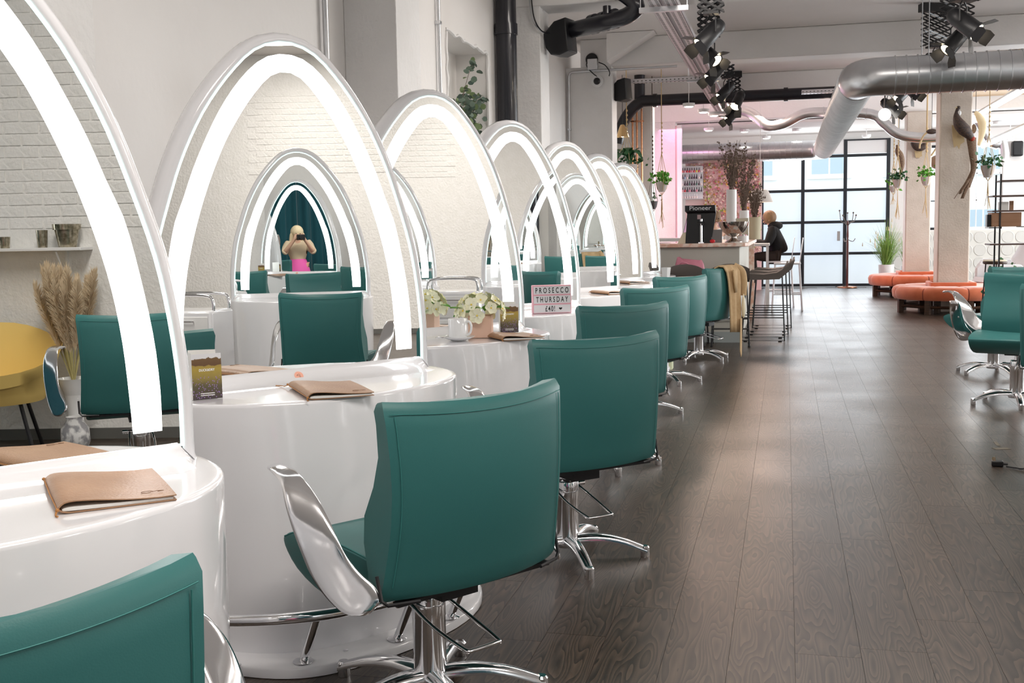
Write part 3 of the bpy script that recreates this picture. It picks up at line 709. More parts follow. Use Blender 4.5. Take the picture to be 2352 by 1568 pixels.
# mug, saucer, spoon on station 3
mc = V((-1.478, 4.951, .7935))
t = thing('saucer', 'white saucer under the coffee mug on the third desk', 'saucer', mc)
MB().lathe([(.001,.001),(.036,.001),(.038,.003),(.055,.008),(.074,.017),(.077,.020),(.075,.0205),(.054,.0115),(.036,.006),(.001,.006)], 40).build('plate', m_china, t, angle=50)
t = thing('coffee_mug', 'white mug of milky coffee on its saucer on the third desk', 'mug', mc+V((-.003,.0,.0062)), R(-10))
MB().lathe([(.001,0),(.040,0),(.0435,.004),(.044,.02),(.0445,.095),(.043,.0965),(.0415,.095),(.041,.02),(.038,.006),(.001,.006)], 40).build('body', m_china, t, angle=50)
MB().lathe([(.001,.086),(.0413,.086),(.0413,.0855)], 30).build('coffee', m_coffee, t)
MB().tube(catmull([(.042,0,.082),(.058,0,.084),(.068,0,.072),(.070,0,.052),(.064,0,.032),(.052,0,.022),(.042,0,.020)], 5), .0056, 10).build('handle', m_china, t, angle=60)
t = thing('teaspoon', 'small steel teaspoon lying on the saucer beside the mug', 'spoon', mc+V((-.035,-.04,.014)), R(35))
MB().tube([(-.04,0,.005),(0,0,.003),(.045,0,.001)], [.0028,.002,.0015], 8).ball((-.05,0,.006), .013, 12, 6, (1.2,.8,.25)).build('spoon_body', m_chrome, t, angle=60)

# flower box
def hydrangea(loc, rz):
    t = thing('flower_box', 'square peach box of cream artificial flowers on the third desk', 'flower box', loc, rz)
    MB().bb(-.055,.055,-.055,.055,0,.003).bb(-.055,-.052,-.055,.055,0,.105).bb(.052,.055,-.055,.055,0,.105).bb(-.052,.052,-.055,-.052,.0,.105).bb(-.052,.052,.052,.055,.0,.105).bb(-.052,.052,-.052,.052,.003,.09).build('box', m_pinkbox, t, kind='stuff')
    def petal_mesh():
        rows = []
        for i in range(7):
            f = i/6; w_ = .0165*math.sin(PI*(.12+.80*f))**.8; z = .003+.011*f*f-.007*f**4
            rows.append([V((x*w_, .003+.034*f, z+.004*abs(x)**2)) for x in (-1,-.5,0,.5,1)])
        return MB().grid(rows).mesh('petal', m_petal, 60)
    pm_ = petal_mesh(); cm = MB().ball((0,0,.006), .0045, 8, 6).mesh('flower_centre', m_stamen)
    random.seed(11); pts = []
    k_ = 0
    while len(pts) < 26 and k_ < 900:
        k_ += 1
        th_ = random.uniform(0, 2*PI); ph = random.uniform(0, R(102)); d = V((math.sin(ph)*math.cos(th_), math.sin(ph)*math.sin(th_), math.cos(ph)))
        if any((d-q).length < .36 for q in pts): continue
        pts.append(d)
    for d in pts:
        c = V((0, 0, .115))+V((d.x*.108, d.y*.09, d.z*.078+.004))
        q = d.to_track_quat('Z', 'Y').to_matrix() @ Matrix.Rotation(random.uniform(0, 6), 3, 'Z')
        fl = bpy.data.objects.new('flower', cm); C.objects.link(fl); fl.parent = t; fl.location = c; fl.rotation_euler = q.to_euler()
        np_ = 5 if random.random() < .6 else 4
        s_ = random.uniform(.85, 1.12)
        for j in range(np_):
            o = bpy.data.objects.new('petal', pm_); C.objects.link(o); o.parent = fl; o.rotation_euler = (random.uniform(-.1,.15), 0, 2*PI*j/np_); o.scale = (s_*1.15, s_, s_)
    for (a, tilt, L, dz) in ((R(200), -.35, .085, .10), (R(172), .1, .07, .12), (R(15), -.1, .075, .125), (R(-20), -.35, .055, .11), (R(250), -.5, .05, .10), (R(100), -.1, .07, .12), (R(310), -.6, .05, .10)):
        rows = []; L *= 1.3
        for i in range(9):
            f = i/8; w_ = L*.40*math.sin(PI*min(1, .03+f*.97))**.75*(1.05-.3*f)
            rows.append([V((.045+L*f, x*w_, -.012*f*f+.008*abs(x)+.006*math.sin(f*3))) for x in (-1,-.5,0,.5,1)])
        o = MB().grid(rows).build('leaf', m_leaf, t, angle=60); o.location = (0, 0, dz); o.rotation_euler = (0, tilt, a)
    return t
hydrangea((-1.415, 5.115, .7935), R(10))

# pink letter light box on station 4
def lightbox():
    a = V((-1.485, 6.55, .7935)); b = V((-1.265, 6.65, .7935)); w_ = (b-a).length; y = V((0,0,1)); x = (b-a).normalized(); rz = math.atan2(x.y, x.x)
    t = thing('letter_light_box', 'pink framed letter light box advertising the Thursday offer, fourth desk', 'light box', (a+b)/2, rz)
    h_ = .172; D = .032
    MB().bb(-w_/2, w_/2, 0, D, 0, h_).build('case', m_pink, t, bevel=.003)
    lines = ('PROSECCO', 'THURSDAY', '£40!')
    for i in range(3):
        z1 = h_-.009-i*.0555; z0 = z1-.0465
        MB().bb(-w_/2+.008, w_/2-.006, -.002, .001, z0, z1).build('panel', m_lbox, t)
        f = frame4((-.0 if i < 2 else -.012, -.0027, z0+.008), (1,0,0), (0,0,1), (0,-1,0))
        text(lines[i], .046, m_ink, t, f, 'letters', .60, .0003, space=1.68 if i == 0 else (1.58 if i == 1 else 1.3), bold=.0005)
        MB().bb(-w_/2+.006, w_/2-.004, -.0035, -.001, z0-.003, z0).build('ledge', m_pink, t)
    hz = h_-.009-2*.0555-.0465+.022; cx = .052
    pts = [(cx+.0105*(math.sin(a_)**3), hz+.009*(.8125*math.cos(a_)-.3125*math.cos(2*a_)-.125*math.cos(3*a_)-.0625*math.cos(4*a_))+.001) for a_ in [2*PI*i/28 for i in range(28)]]
    MB().add([(x_, -.0028, z_) for x_, z_ in pts], [tuple(range(28))]).build('heart', m_ink, t)
lightbox()
t = thing('square_cup', 'small white square pot on the farthest desk of the row', 'pot', (-1.18, 11.35, .7935), R(20))
MB().lathe([(.001,0),(.038,0),(.050,.10),(.047,.10),(.036,.006),(.001,.006)], 4).build('pot_body', m_china, t)
MB().lathe([(.001,.03),(.03,.03),(.03,.035)], 12).build('content', m_paper, t)
# trolleys across the aisle (seen in the mirrors)
def trolley(label):
    t = thing('salon_trolley', label, 'trolley', group='white trolleys with chrome handles')
    MB().bb(-.17,.17,-.23,.23,.12,.80).build('cabinet', m_gel, t, bevel=.02)
    for i in range(3):
        d = MB().bb(-.175,-.168,-.20,.20,.18+i*.2,.36+i*.2).build('drawer', m_white, t, bevel=.003)
        MB().tube([(-.18,-.1,.33+i*.2),(-.195,-.09,.33+i*.2),(-.195,.09,.33+i*.2),(-.18,.1,.33+i*.2)], .005, 8).build('handle', m_chrome, d)
    for x in (-.1,.14): MB().tube(catmull([(x,-.21,.75),(x,-.21,.86),(x,-.15,.90),(x,.15,.90),(x,.21,.86),(x,.21,.75)],4), .011, 10).build('handle_bar', m_chrome, t, angle=60)
    for x in (-.13,.13):
        for y in (-.18,.18): MB().tube([(x,y,.12),(x,y,.06)], .01, 8).lathe([(.001,-.012),(.03,-.012),(.03,.012),(.001,.012)],14,(x,y,.03),Matrix.Rotation(R(90),3,'X')).build('castor', m_black, t)
    s_ = MB().bb(-.176,-.168,-.07,.07,.40,.48).build('socket_plate', m_white, t, bevel=.003)
    for y in (-.035,.035):
        for (dy, dz) in ((0,.012),(-.01,-.008),(.01,-.008)): MB().bb(-.178,-.1755,y+dy-.003,y+dy+.003,.44+dz-.004,.44+dz+.004).build('socket_hole', m_black, s_)
    return t
tr0 = trolley('white trolley reflected at the lower left of the second mirror'); tr0.location = (2.1, 2.05, 0); tr0.rotation_euler.z = R(10)
dup(tr0, (2.35, 5.0, 0), R(5), 'white trolley reflected in the third mirror above the flowers')

# ================================================================== LEFT WALL FITTINGS
def conduit(pts, label, r=.0125, clamps=()):
    t = thing('conduit', label, 'conduit', pts[0])
    q = [V(p)-V(pts[0]) for p in pts]
    MB().tube(q, r, 12).build('pipe', m_steel, t, angle=60)
    for c in clamps: c = V(c)-V(pts[0]); MB().bb(c.x-.02,c.x+.02,c.y-.022,c.y+.022,c.z-.012,c.z+.012).build('clamp', m_steel, t, bevel=.002)
conduit([(-2.39, 5.67, .0), (-2.39, 5.67, 3.22)], 'thin metal conduit on the wall above the second mirror', .016, [(-2.395,5.67,2.9)])
conduit([(-2.395, 7.72, .0), (-2.395, 7.72, 3.22)], 'thin metal conduit on the wall left of the niche', .013, [(-2.4,7.72,2.77)])
y3 = 13.475
cp = [at(1306, 345, y3), at(1306, 166, y3), at(1555, 150, y3)]
conduit([(cp[0].x, y3, 0), (cp[1].x, y3, cp[1].z-.05), (cp[1].x+.02, y3, cp[1].z-.01), (cp[1].x+.06, y3, cp[1].z), (cp[2].x, y3, cp[1].z+.005)], 'metal conduit bent across the pillar below the beam', .014, [(cp[1].x, y3, 2.5), (-2.2, y3, cp[1].z)])
t = thing('soil_pipe', 'thick black vertical pipe between niche and pillar', 'pipe', (-2.32, 9.40, 0))
MB().tube([(0,0,0),(0,0,3.55)], .088, 24).build('pipe', m_pipe, t, angle=60)
for z in (1.0, 2.95): MB().tube([(0,0,z),(0,0,z+.09)], .098, 24).build('collar', m_pipe, t, angle=40)
# eucalyptus in the niche
def leafcloud(name, m, parent, centre, n, spread, size, seed, flat=.3):
    random.seed(seed); mb = MB()
    for i in range(n):
        c = V(centre)+V([random.gauss(0, 1)*spread[k_] for k_ in range(3)])
        q = Matrix.Rotation(random.uniform(0, 6.28), 3, 'Z') @ Matrix.Rotation(random.uniform(-1.2, 1.2), 3, 'X') @ Matrix.Rotation(random.uniform(-1.2, 1.2), 3, 'Y')
        s_ = size*random.uniform(.7, 1.3)
        mb.add([c+q@V(p)*s_ for p in ((0,0,0),(.45,.35,.1),(1,0,.0),(.45,-.35,.1))], [(0,1,2,3)])
    return mb.build(name, m, parent, kind='stuff')
t = thing('eucalyptus_branches', 'round-leaved eucalyptus sprays standing in the wall niche', 'plant', (-2.53, 8.38, 1.42))
vz = MB().lathe([(.001,0),(.07,0),(.09,.12),(.07,.26),(.05,.3),(.045,.3),(.06,.25),(.05,.02),(.001,.02)], 24).build('vase', m_pot, t)
random.seed(21); lf = MB(); lfl = MB(); stm = MB()
ends = [(.06,.42,1.24),(.06,.55,.98),(.05,.65,.62),(.05,.45,.88),(.04,.36,.72),(.08,.18,.92),(.04,.62,.80),(.0,.1,.9),(.08,.50,.7),(.02,.3,1.0),(.05,.28,.82),(.03,.5,.9)]
for e in ends:
    e = (e[0], e[1]*1.25, e[2])
    pts = catmull([(0,0,.25), (e[0]*.3, e[1]*.3, e[2]*.6), (e[0]*.7, e[1]*.75, e[2]*.9), e], 6)
    stm.tube(pts, [.004-.003*i/len(pts) for i in range(len(pts))], 5)
    for i, p in enumerate(pts):
        if i < 5: continue
        for sg in (-1, 1):
            for rr_ in range(1):
                q = Matrix.Rotation(random.uniform(-.9,.9)+(PI/2 if sg > 0 else -PI/2)*.6, 3, 'X') @ Matrix.Rotation(random.uniform(-1.4, 1.4), 3, 'Z') @ Matrix.Rotation(random.uniform(-1, 1), 3, 'Y')
                s_ = .05*random.uniform(.7, 1.2); c = p+V((random.uniform(-.03,.05), random.uniform(-.03,.03), random.uniform(-.03,.03)))
                ring = [c+q@V((s_*.5*math.cos(a), s_*(.55+.5*math.sin(a)), .004*math.cos(2*a))) for a in [2*PI*k_/8 for k_ in range(8)]]
                (lf if random.random() < .75 else lfl).add(ring, [tuple(range(8))])
stm.build('stems', m_twig, t, kind='stuff'); lf.build('leaves', m_euc, t, kind='stuff'); lfl.build('pale_leaves', mat('pale_euc', (.22,.30,.14), .6), t, kind='stuff')

def wall_speaker(c, rz, s_, label, pitch=-.25):
    t = thing('wall_speaker', label, 'loudspeaker', c, rz)
    # wedge cabinet with rounded back, front towards +x
    pf = [(-.5,-.1),(-.42,-.42),(-.15,-.62),(.28,-.68),(.62,-.1),(.38,.62),(-.1,.66),(-.45,.35)]
    pf = [(.50,.60),(.02,.62),(-.5,.32),(-.55,-.2),(-.42,-.5),(-.1,-.62),(.30,-.60)]
    q = Matrix.Rotation(pitch, 3, 'Y')
    rows = [[q@V((a*s_*k_, y*s_, b*s_*k_)) for a, b in pf] for y, k_ in ((-.42,.94),(-.38,1),(.38,1),(.42,.94))]
    MB().grid(rows, closeu=True, cap=True).build('cabinet', m_black, t, bevel=s_*.04)
    MB().tube([(-s_*.5,0,0),(-s_*.9,0,0)], s_*.09, 10).bb(-s_*.95,-s_*.86,-s_*.2,s_*.2,-s_*.25,s_*.25).build('wall_bracket', m_blackm, t)
    return t
sc1 = at(1291, 90, 9.9); wall_speaker(sc1, R(-15), .24, 'black wedge loudspeaker on the pillar right of the thick black pipe')
sc2 = at(1430, 209, 13.75); wall_speaker(sc2, R(-20), .21, 'smaller black loudspeaker on the pillar further back above the hanging plant')
sc3 = at(2338, 341, 24.2); t = thing('wall_speaker', 'small black loudspeaker high on the far right wall', 'loudspeaker', (sc3.x, 24.28, sc3.z))
MB().bb(-.10,.10,-.1,.1,-.15,.15).build('cabinet', m_black, t, bevel=.03)
for (dx, nm) in ((0, 'thin grey cable looping to the near speaker'), (.03, 'second thin grey cable looping to the near speaker')):
    t = thing('speaker_cable', nm, 'cable', (0,0,0)); MB().tube(catmull([at(1214+dx*150, -20, 9.66), at(1222+dx*150, 40, 9.66), at(1240+dx*100, 70, 9.66), at(1262, 76, 9.75)], 6), .006, 6).build('cable', m_pipe if dx else m_steel, t, angle=60)
# black drain pipes under the ceiling
t = thing('ceiling_drain_pipe', 'black drain pipe with elbow under the ceiling above the near speaker', 'pipe', (0,0,0))
a_, b_, c_ = at(1250, 84, 10.15), at(1395, 50, 9.60), at(1440, 36, 9.55)
MB().tube(catmull([a_, a_.lerp(b_, .5), b_, c_, at(1462, 14, 9.5), at(1440, -10, 9.5), at(1405, -30, 9.45)], 6), .07, 20).build('pipe', m_pipe, t, angle=60)
for f in (0.62, .74, .85): p = a_.lerp(c_, f); d = (c_-a_).normalized(); MB().tube([p-d*.03, p+d*.03], .084, 20).build('collar', m_pipe, t, angle=40)
MB().tube([at(1394,36,9.6), at(1394,14,9.6)], .035, 12).build('access_cap', m_pipe, t); MB().tube([at(1464,22,9.5), at(1478,20,9.5)], .04, 12).build('access_cap', m_pipe, t)
t = thing('ceiling_drain_pipe', 'long black pipe crossing below the far beam', 'pipe', (0,0,0))
h1 = at(1475, 232, 16.85); MB().tube(catmull([at(1420, 330, 16.85), at(1430, 285, 16.85), at(1452, 250, 16.85), h1], 5)+[V((.75, 16.85, h1.z)), V((2.0, 16.85, h1.z+.01))], .085, 18).build('pipe', m_pipe, t, angle=60)
MB().tube([at(1469, 232, 16.9), at(1469, 150, 16.9)], .08, 18).build('branch', m_pipe, t, angle=60)
for x in (1500, 1640, 1800): p = at(x, 228, 16.85); MB().tube([V((p.x, 16.85, h1.z)), V((p.x+.06, 16.85, h1.z))], .1, 18).build('collar', m_pipe, t, angle=40)
for x in (1453, 1463, 1474):
    p = at(x, 320, 17.15); t = thing('copper_pipe', {1453:'leftmost of three upright copper pipes behind the hanging fern',1463:'middle of three upright copper pipes behind the hanging fern',1474:'rightmost of three upright copper pipes behind the hanging fern'}[x], 'pipe', (p.x, 17.15, 0)); MB().tube([(0,0,0),(0,0,3.1)], .014, 10).build('pipe', m_copper, t, angle=60)
    for z in (1.6, 2.9): MB().bb(-.03,.03,-.02,.06,z,z+.02).build('bracket', m_copper, t)
p = at(1361, 148, 13.46); t = thing('junction_box', 'grey square junction box on the beam face', 'box', p); MB().bb(-.06,.06,-.03,.03,-.065,.065).build('box_body', m_steel, t, bevel=.006)
MB().lathe([(.06,-.02),(.075,0),(.06,.02)], 20, (-.01,.0,.06), Matrix.Rotation(R(90),3,'X')).build('cable_ring', m_black, t)
p = at(1372, 187, 13.46); t = thing('dome_camera', 'small dome security camera on the pillar below the junction box', 'camera', p); MB().lathe([(.001,0),(.07,0),(.07,.02),(.055,.025),(.001,.03)], 24, axis=Matrix.Rotation(R(90),3,'X')).build('mount', m_white, t); MB().ball((0,-.03,0), .042, 16, 10).build('dome', m_black, t, angle=80)
t = thing('camera_cable', 'black cable looping from junction box to dome camera', 'cable', (0,0,0)); MB().tube(catmull([at(1352,135,13.44), at(1347,150,13.44), at(1358,165,13.44), at(1374,178,13.44)], 6), .006, 6).tube(catmull([at(1375,143,13.44), at(1390,150,13.44), at(1400,165,13.44), at(1399,175,13.44)], 6), .006, 6).build('cable', m_black, t, kind='stuff')

# ================================================================== CEILING SERVICES
def duct(name, label, pts, r, ring=.11, seg=24):
    t = thing(name, label, 'duct', (0,0,0)); P = []
    pts = [V(p) for p in pts]
    MB().tube(pts, r, seg, caps=True).build('tube', m_steel, t, angle=60)
    sm = MB()
    for i in range(len(pts)-1):
        a, b = pts[i], pts[i+1]; L = (b-a).length; n = int(L/ring)
        if L < ring*1.5: continue
        for k_ in range(n):
            p = a.lerp(b, (k_+.5)/n); d = (b-a).normalized(); sm.tube([p-d*.007, p-d*.004, p+d*.004, p+d*.007], [r-.002, r+.010, r+.010, r-.002], seg, caps=False)
    if sm.v: sm.build('seam_rings', m_steel, t, kind='stuff', angle=60)
    return t
zd = 2.747
el = [(.98,11.8,zd),(.86,11.815,zd),(.765,11.88,zd),(.715,11.99,zd),(.70,12.12,zd)]
duct('spiral_duct', 'large spiral air duct turning at an elbow and running to the far end', [(7.5,11.8,zd)]+el+[(.70,22.5,zd),(.69,22.62,zd),(.62,22.74,zd),(.5,22.8,zd),(.35,22.8,zd),(-2.3,22.8,zd)], .187, .105)
duct('spiral_duct', 'slim wavy air duct snaking behind the big duct', catmull([at(1690,248,19.6), at(1728,262,19.6), at(1760,288,19.6), at(1800,284,19.6), at(1845,262,19.6), at(1900,258,19.6), at(2000,262,19.6), at(2030,282,19.6), at(2062,307,19.6), at(2110,316,19.6), at(2165,314,19.6)], 4), .085, .08, 16)
duct('spiral_duct', 'thin pale duct elbow high by the far right window', catmull([at(2235,262,23.2), at(2280,330,23.2), at(2300,322,23.2), at(2306,345,23.2), at(2306,365,23.2)], 4), .09, .1, 14)
for x in (2117, 2133):
    p = at(x, 125, 11.8); t = thing('duct_hanger', 'thin hanging rod holding the big duct, %s' % ('left one' if x == 2117 else 'right one beside the lamps'), 'rod', (p.x, 11.8, zd)); MB().tube([(0,0,.18),(0,0,.80)], .005, 6).build('rod', m_steel, t)
# cable trays
def tray(label, a, b, w_, axis='y'):
    a, b = V(a), V(b); t = thing('cable_tray', label, 'cable tray', a); L = (b-a).length; mb = MB()
    if axis == 'y': mb.bb(-w_/2,w_/2,0,L,0,.003).bb(-w_/2,-w_/2+.003,0,L,0,.05).bb(w_/2-.003,w_/2,0,L,0,.05)
    else: mb.bb(0,L,-w_/2,w_/2,0,.003).bb(0,L,-w_/2,-w_/2+.003,0,.05).bb(0,L,w_/2-.003,w_/2,0,.05)
    mb.build('channel', m_tray, t, kind='stuff')
    sl = MB(); n = int(L/.05)
    for i in range(n):
        for k_ in (-1, 1):
            if axis == 'y': sl.bb(k_*w_*.25-.012, k_*w_*.25+.012, i*.05+.01, i*.05+.028, -.0012, .0)
            else: sl.bb(i*.05+.01, i*.05+.028, k_*w_*.25-.008, k_*w_*.25+.008, -.0012, 0).bb(i*.05+.01, i*.05+.028, -w_/2-.0012, -w_/2, .018, .03)
    sl.build('slots', m_skirting, t, kind='stuff')
    return t
tray('left of two galvanised cable trays running along the ceiling', (-1.045, 6.8, 3.10), (-1.045, 19.2, 3.10), .10)
tray('right of two galvanised cable trays running along the ceiling', (-.915, 6.8, 3.10), (-.915, 19.2, 3.10), .10)
tray('galvanised cable tray crossing under the big duct', (.2, 16.4, 3.12), (6.5, 16.4, 3.12), .12, 'x')
tray('short slotted tray above the far black loudspeaker', (-2.0, 13.95, 3.07), (-.95, 13.95, 3.07), .05, 'x')
for i, y in enumerate((9.35, 13.95, 18.0)):
    t = thing('tray_hanger', ('nearest slotted bracket carrying the cable trays', 'slotted bracket carrying the cable trays beyond the beam', 'farthest slotted bracket carrying the cable trays')[i], 'bracket', (-.98, y, 3.07)); MB().bb(-.2,.2,-.02,.02,-.02,.02).build('bar', m_steel, t)
    for x in (-.19, .19): MB().tube([(x,0,.02),(x,0,.16 if y == 13.95 else .48)], .005, 6).build('rod', m_steel, t)
# fluorescent battens on the right
for i, (pa, pb) in enumerate(((at(2246,262,19.5), at(2352,200,15.2)), (at(2262,330,21), at(2352,290,18)))):
    t = thing('tube_light', ('near bright tube light batten under the tan ceiling', 'far tube light batten under the tan ceiling')[i], 'light', (0,0,0))
    d = pb-pa; pb = pa+d*1.5; MB().tube([pa, pb], .05, 4).build('housing', m_steel, t); MB().tube([pa+V((-.03,0,-.05)), pb+V((-.03,0,-.05))], .03, 10).build('tube', m_tube, t)
# lowered far ceiling with downlights
struct('ceiling_far', MB().bb(XL, XR, 21.42, YF, 3.17, 3.22), m_ceil)
DLN = ['leftmost of the far cluster','second from the left in the far cluster','left of the pair above the flower wall','right of the pair above the flower wall','beside the last left spotlight','before the glass partition, left','before the glass partition, right','low over the flower wall','high at the far right window','beside the small far speaker','before the glass partition, middle','above the bend of the big duct']
for i, (x, y) in enumerate(((1582,245),(1616,258),(1640,266),(1665,268),(1710,303),(1830,302),(1990,315),(1628,300),(2292,285),(2320,322),(1915,300),(1760,318))):
    d = ray(x, y); zc = 3.05; p = V((0,0,H))+d*((zc-H)/d.z)
    if p.y > 21.42: zc = 3.115; p = V((0,0,H))+d*((zc-H)/d.z)
    if p.y > 24.1: p = V((0,0,H))+d*(23.6/d.y); zc = p.z
    t = thing('downlight', 'small warm downlight', 'light', (p.x, p.y, zc), 0, 'round downlights at the far end')
    MB().lathe([(.001,.0),(.07,0),(.085,.004),(.09,.02),(.09,.05),(.001,.05)], 16).build('trim_ring', m_white, t); MB().lathe([(.001,-.012),(.05,-.01),(.066,-.002),(.066,.001)], 16).build('lens', m_down, t)
    MB().tube([(0,0,.05),(0,0,(3.17 if p.y > 21.42 else 3.56)-zc)], .006, 6).build('stem', m_white, t)
    t['label'] = 'small warm downlight, %s' % DLN[i]

# spotlights on scissor hangers
def spotlight(lens, d, label, s_=1.0, top=None):
    lens = V(lens); d = V(d).normalized()
    t = thing('stage_spotlight', label, 'spotlight', tuple(lens)); q = d.to_track_quat('Z', 'X').to_matrix()
    r = .062*s_
    MB().lathe([(.001,-.235*s_),(r*.55,-.235*s_),(r*.85,-.21*s_),(r*.95,-.17*s_),(r*.95,-.12*s_),(r,-.115*s_),(r,-.02*s_),(r*1.08,-.018*s_),(r*1.08,0),(r*.9,0),(r*.9,-.012*s_)], 20, axis=q).build('barrel', m_blackm, t, angle=40)
    MB().lathe([(.001,-.006),(r*.9,-.006),(r*.9,-.014),(.001,-.014)], 20, axis=q).build('lens', m_bulb, t)
    for k_ in range(4):
        a = k_*PI/2; qq = q @ Matrix.Rotation(a, 3, 'Z'); tilt = (.55, .9, .5, 1.0)[k_]
        w_, L = r*.85, .085*s_; base = qq@V((0, r*1.02, 0)); dirv = qq@V((0, math.sin(tilt)*.8, math.cos(tilt))).normalized(); xx = qq@V((1,0,0)); nn = dirv.cross(xx)*.0015
        pl = [(-w_*.7,0),(w_*.7,0),(w_,L*.5),(w_*.85,L),(-w_*.85,L),(-w_,L*.5)]
        vs = [base+xx*a_+dirv*b_+nn for a_, b_ in pl]+[base+xx*a_+dirv*b_-nn for a_, b_ in pl]
        MB().add(vs, [tuple(range(6)), tuple(range(11,5,-1))]+[(k2, k2+6, (k2+1)%6+6, (k2+1)%6) for k2 in range(6)]).build('barn_door', m_blackm, t)
    mid = q@V((0,0,-.12*s_)); up = V((0,0,1)); side = d.cross(up).normalized()*r*1.25
    MB().tube([mid-side, mid-side+up*.10*s_, mid+up*.15*s_, mid+side+up*.10*s_, mid+side], .006, 6).build('yoke', m_blackm, t)
    return lens+mid+up*.15*s_
def hanger(p, label, z1=3.55, w_=.2, ang=0):
    t = thing('scissor_hanger', label, 'lamp hanger', (p.x, p.y, p.z), ang); n = max(1, int((z1-.08-p.z)/.052)); hgt = (z1-.08-p.z)/n; mb = MB()
    for i in range(n):
        for y in (-.035, .035):
            for sg in (-1, 1):
                for xo in (-.25, .25):
                    a = V((xo*w_-sg*w_*.25, y+sg*.003, i*hgt)); b = V((xo*w_+sg*w_*.25, y+sg*.003, (i+1)*hgt)); c = (a+b)/2; dd = b-a
                    mb.box(c.x, c.y, c.z, dd.length, .003, .015, Matrix.Rotation(-math.atan2(dd.z, dd.x), 3, 'Y'))
        for xo in (-.5, 0, .5): mb.tube([(xo*w_,-.04,i*hgt),(xo*w_,.04,i*hgt)], .004, 5)
    mb.build('scissor_lattice', m_blackm, t, kind='stuff')
    MB().bb(-w_*.6,w_*.6,-.05,.05,n*hgt,n*hgt+.08).build('ceiling_plate', m_blackm, t); MB().bb(-w_*.3,w_*.3,-.05,.05,-.02,0).build('base_plate', m_blackm, t)
LD, RD = (-.62,-.32,-.70), (.66,-.30,-.62)
lamps = [((1608,104), 2.72, LD, 1.1, 'nearest stage spotlight of the left string, aimed left'), ((1645,140), 2.80, (.55,-.45,-.6), 1, 'second stage spotlight of the left string, aimed right'),
         ((1628,182), 2.85, LD, 1.1, 'third stage spotlight of the left string below the beam'), ((1653,224), 2.95, LD, 1.1, 'fourth stage spotlight of the left string'),
         ((1688,246), 2.85, (-.3,-.5,-.75), 1.1, 'fifth stage spotlight of the left string'), ((1671,276), 2.85, LD, 1.15, 'farthest and lowest stage spotlight of the left string'),
         ((2244,74), 2.74, RD, 1.15, 'rightmost stage spotlight with open barn doors by the right hanger'), ((2175,116), 2.85, LD, 1.15, 'middle stage spotlight of the right hanger, aimed left'),
         ((2173,165), 2.85, RD, 1.2, 'lowest stage spotlight of the right hanger against the big duct'), ((2060,258), 2.85, RD, 1.2, 'stage spotlight below the big duct beside the glowing globe'),
         ((2061,229), 2.85, LD, 1.1, 'stage spotlight half hidden under the big duct'), ((2104,216), 2.85, RD, 1.1, 'stage spotlight tucked under the big duct at right')]
for i, ((x, y), z, d, s_, lb) in enumerate(lamps):
    q = spotlight(atz(x, y, z), d, lb, s_)
    if i in (0, 1, 3, 5, 6, 7, 8, 9): hanger(V((q.x, q.y, q.z)), 'black scissor hanger above the '+lb.replace('stage ', '').split(',')[0], 3.55 if abs(q.y-13.7) > .3 and abs(q.y-9.9) > .3 else 3.22, .30 if x > 2120 else .2, R(25) if x > 2000 else 0)
p = atz(2032, 263, 2.82); t = thing('globe_lamp', 'round glowing globe lamp beside the far right spotlights', 'light', p); MB().ball((0,0,0), .085, 20, 14).build('globe', m_down, t, angle=90); MB().tube([(0,0,.08),(0,0,.7)], .01, 8).build('stem', m_black, t)

# ================================================================== BAR AND FAR END
bar = thing('bar_counter', 'pale concrete bar counter with pink marble top beyond the last chairs', 'counter', (0, 0, 0))
MB().bb(-2.0,-.50,12.66,13.25,.0,1.07).build('front_panel', m_concrete, bar, bevel=.008)
MB().bb(-.86,-.50,13.25,15.9,.0,1.07).build('side_panel', m_concrete, bar, bevel=.008)
MB().prism([(-2.0,12.6),(-.52,12.6),(-.44,12.64),(-.40,12.72),(-.40,15.98),(-.92,15.98),(-.92,13.3),(-2.0,13.3)], 1.07, 1.112).build('marble_top', m_marble, bar, bevel=.006)
MB().bb(-.86,-.43,15.9,15.96,0,1.07).build('marble_end', m_marble, bar)
MB().bb(-2.0,-.49,12.645,12.665,0,.12).build('kick_plate', mat('grey_kick', (.36,.40,.40), .5), bar)
ZT = 1.1125
# sliding box: display stand with the lettering as in the place
t = thing('display_stand', 'black upright display stand with silver lettering on the bar', 'display stand', (-.955, 12.86, ZT))
MB().add([(-.155,-.07,0),(.135,-.07,0),(.185,-.05,.335),(-.135,-.05,.335),(-.155,.02,0),(.135,.02,0),(.185,.0,.335),(-.135,.0,.335)], [(0,1,2,3),(7,6,5,4),(0,4,5,1),(1,5,6,2),(2,6,7,3),(3,7,4,0)]).build('panel', m_black, t)
MB().add([(-.135,-.05,.335),(.185,-.05,.335),(.185,-.11,.36),(-.155,-.11,.36),(-.155,-.115,.425),(.18,-.115,.425),(.18,0,.425),(-.145,0,.425),(.185,0,.335),(-.135,0,.335)], [(0,1,2,3),(3,2,5,4),(4,5,6,7),(0,3,4,7,9),(1,8,6,5,2)]).build('header', m_black, t)
text('Pioneer', .068, mat('silver_lettering', (.75,.76,.8), .4), t, frame4((.015, -.1175, .372), (1,0,.0), (0,0,1), (0,-1,0)), 'letters', 1.15, .0004)
MB().bb(-.02,.02,-.075,-.06,.27,.32).build('label', mat('pinkish_label', (.45,.32,.33), .4), t)
t = thing('beer_tap', 'chrome column tap standing before the black display', 'tap', (-.925, 12.70, ZT))
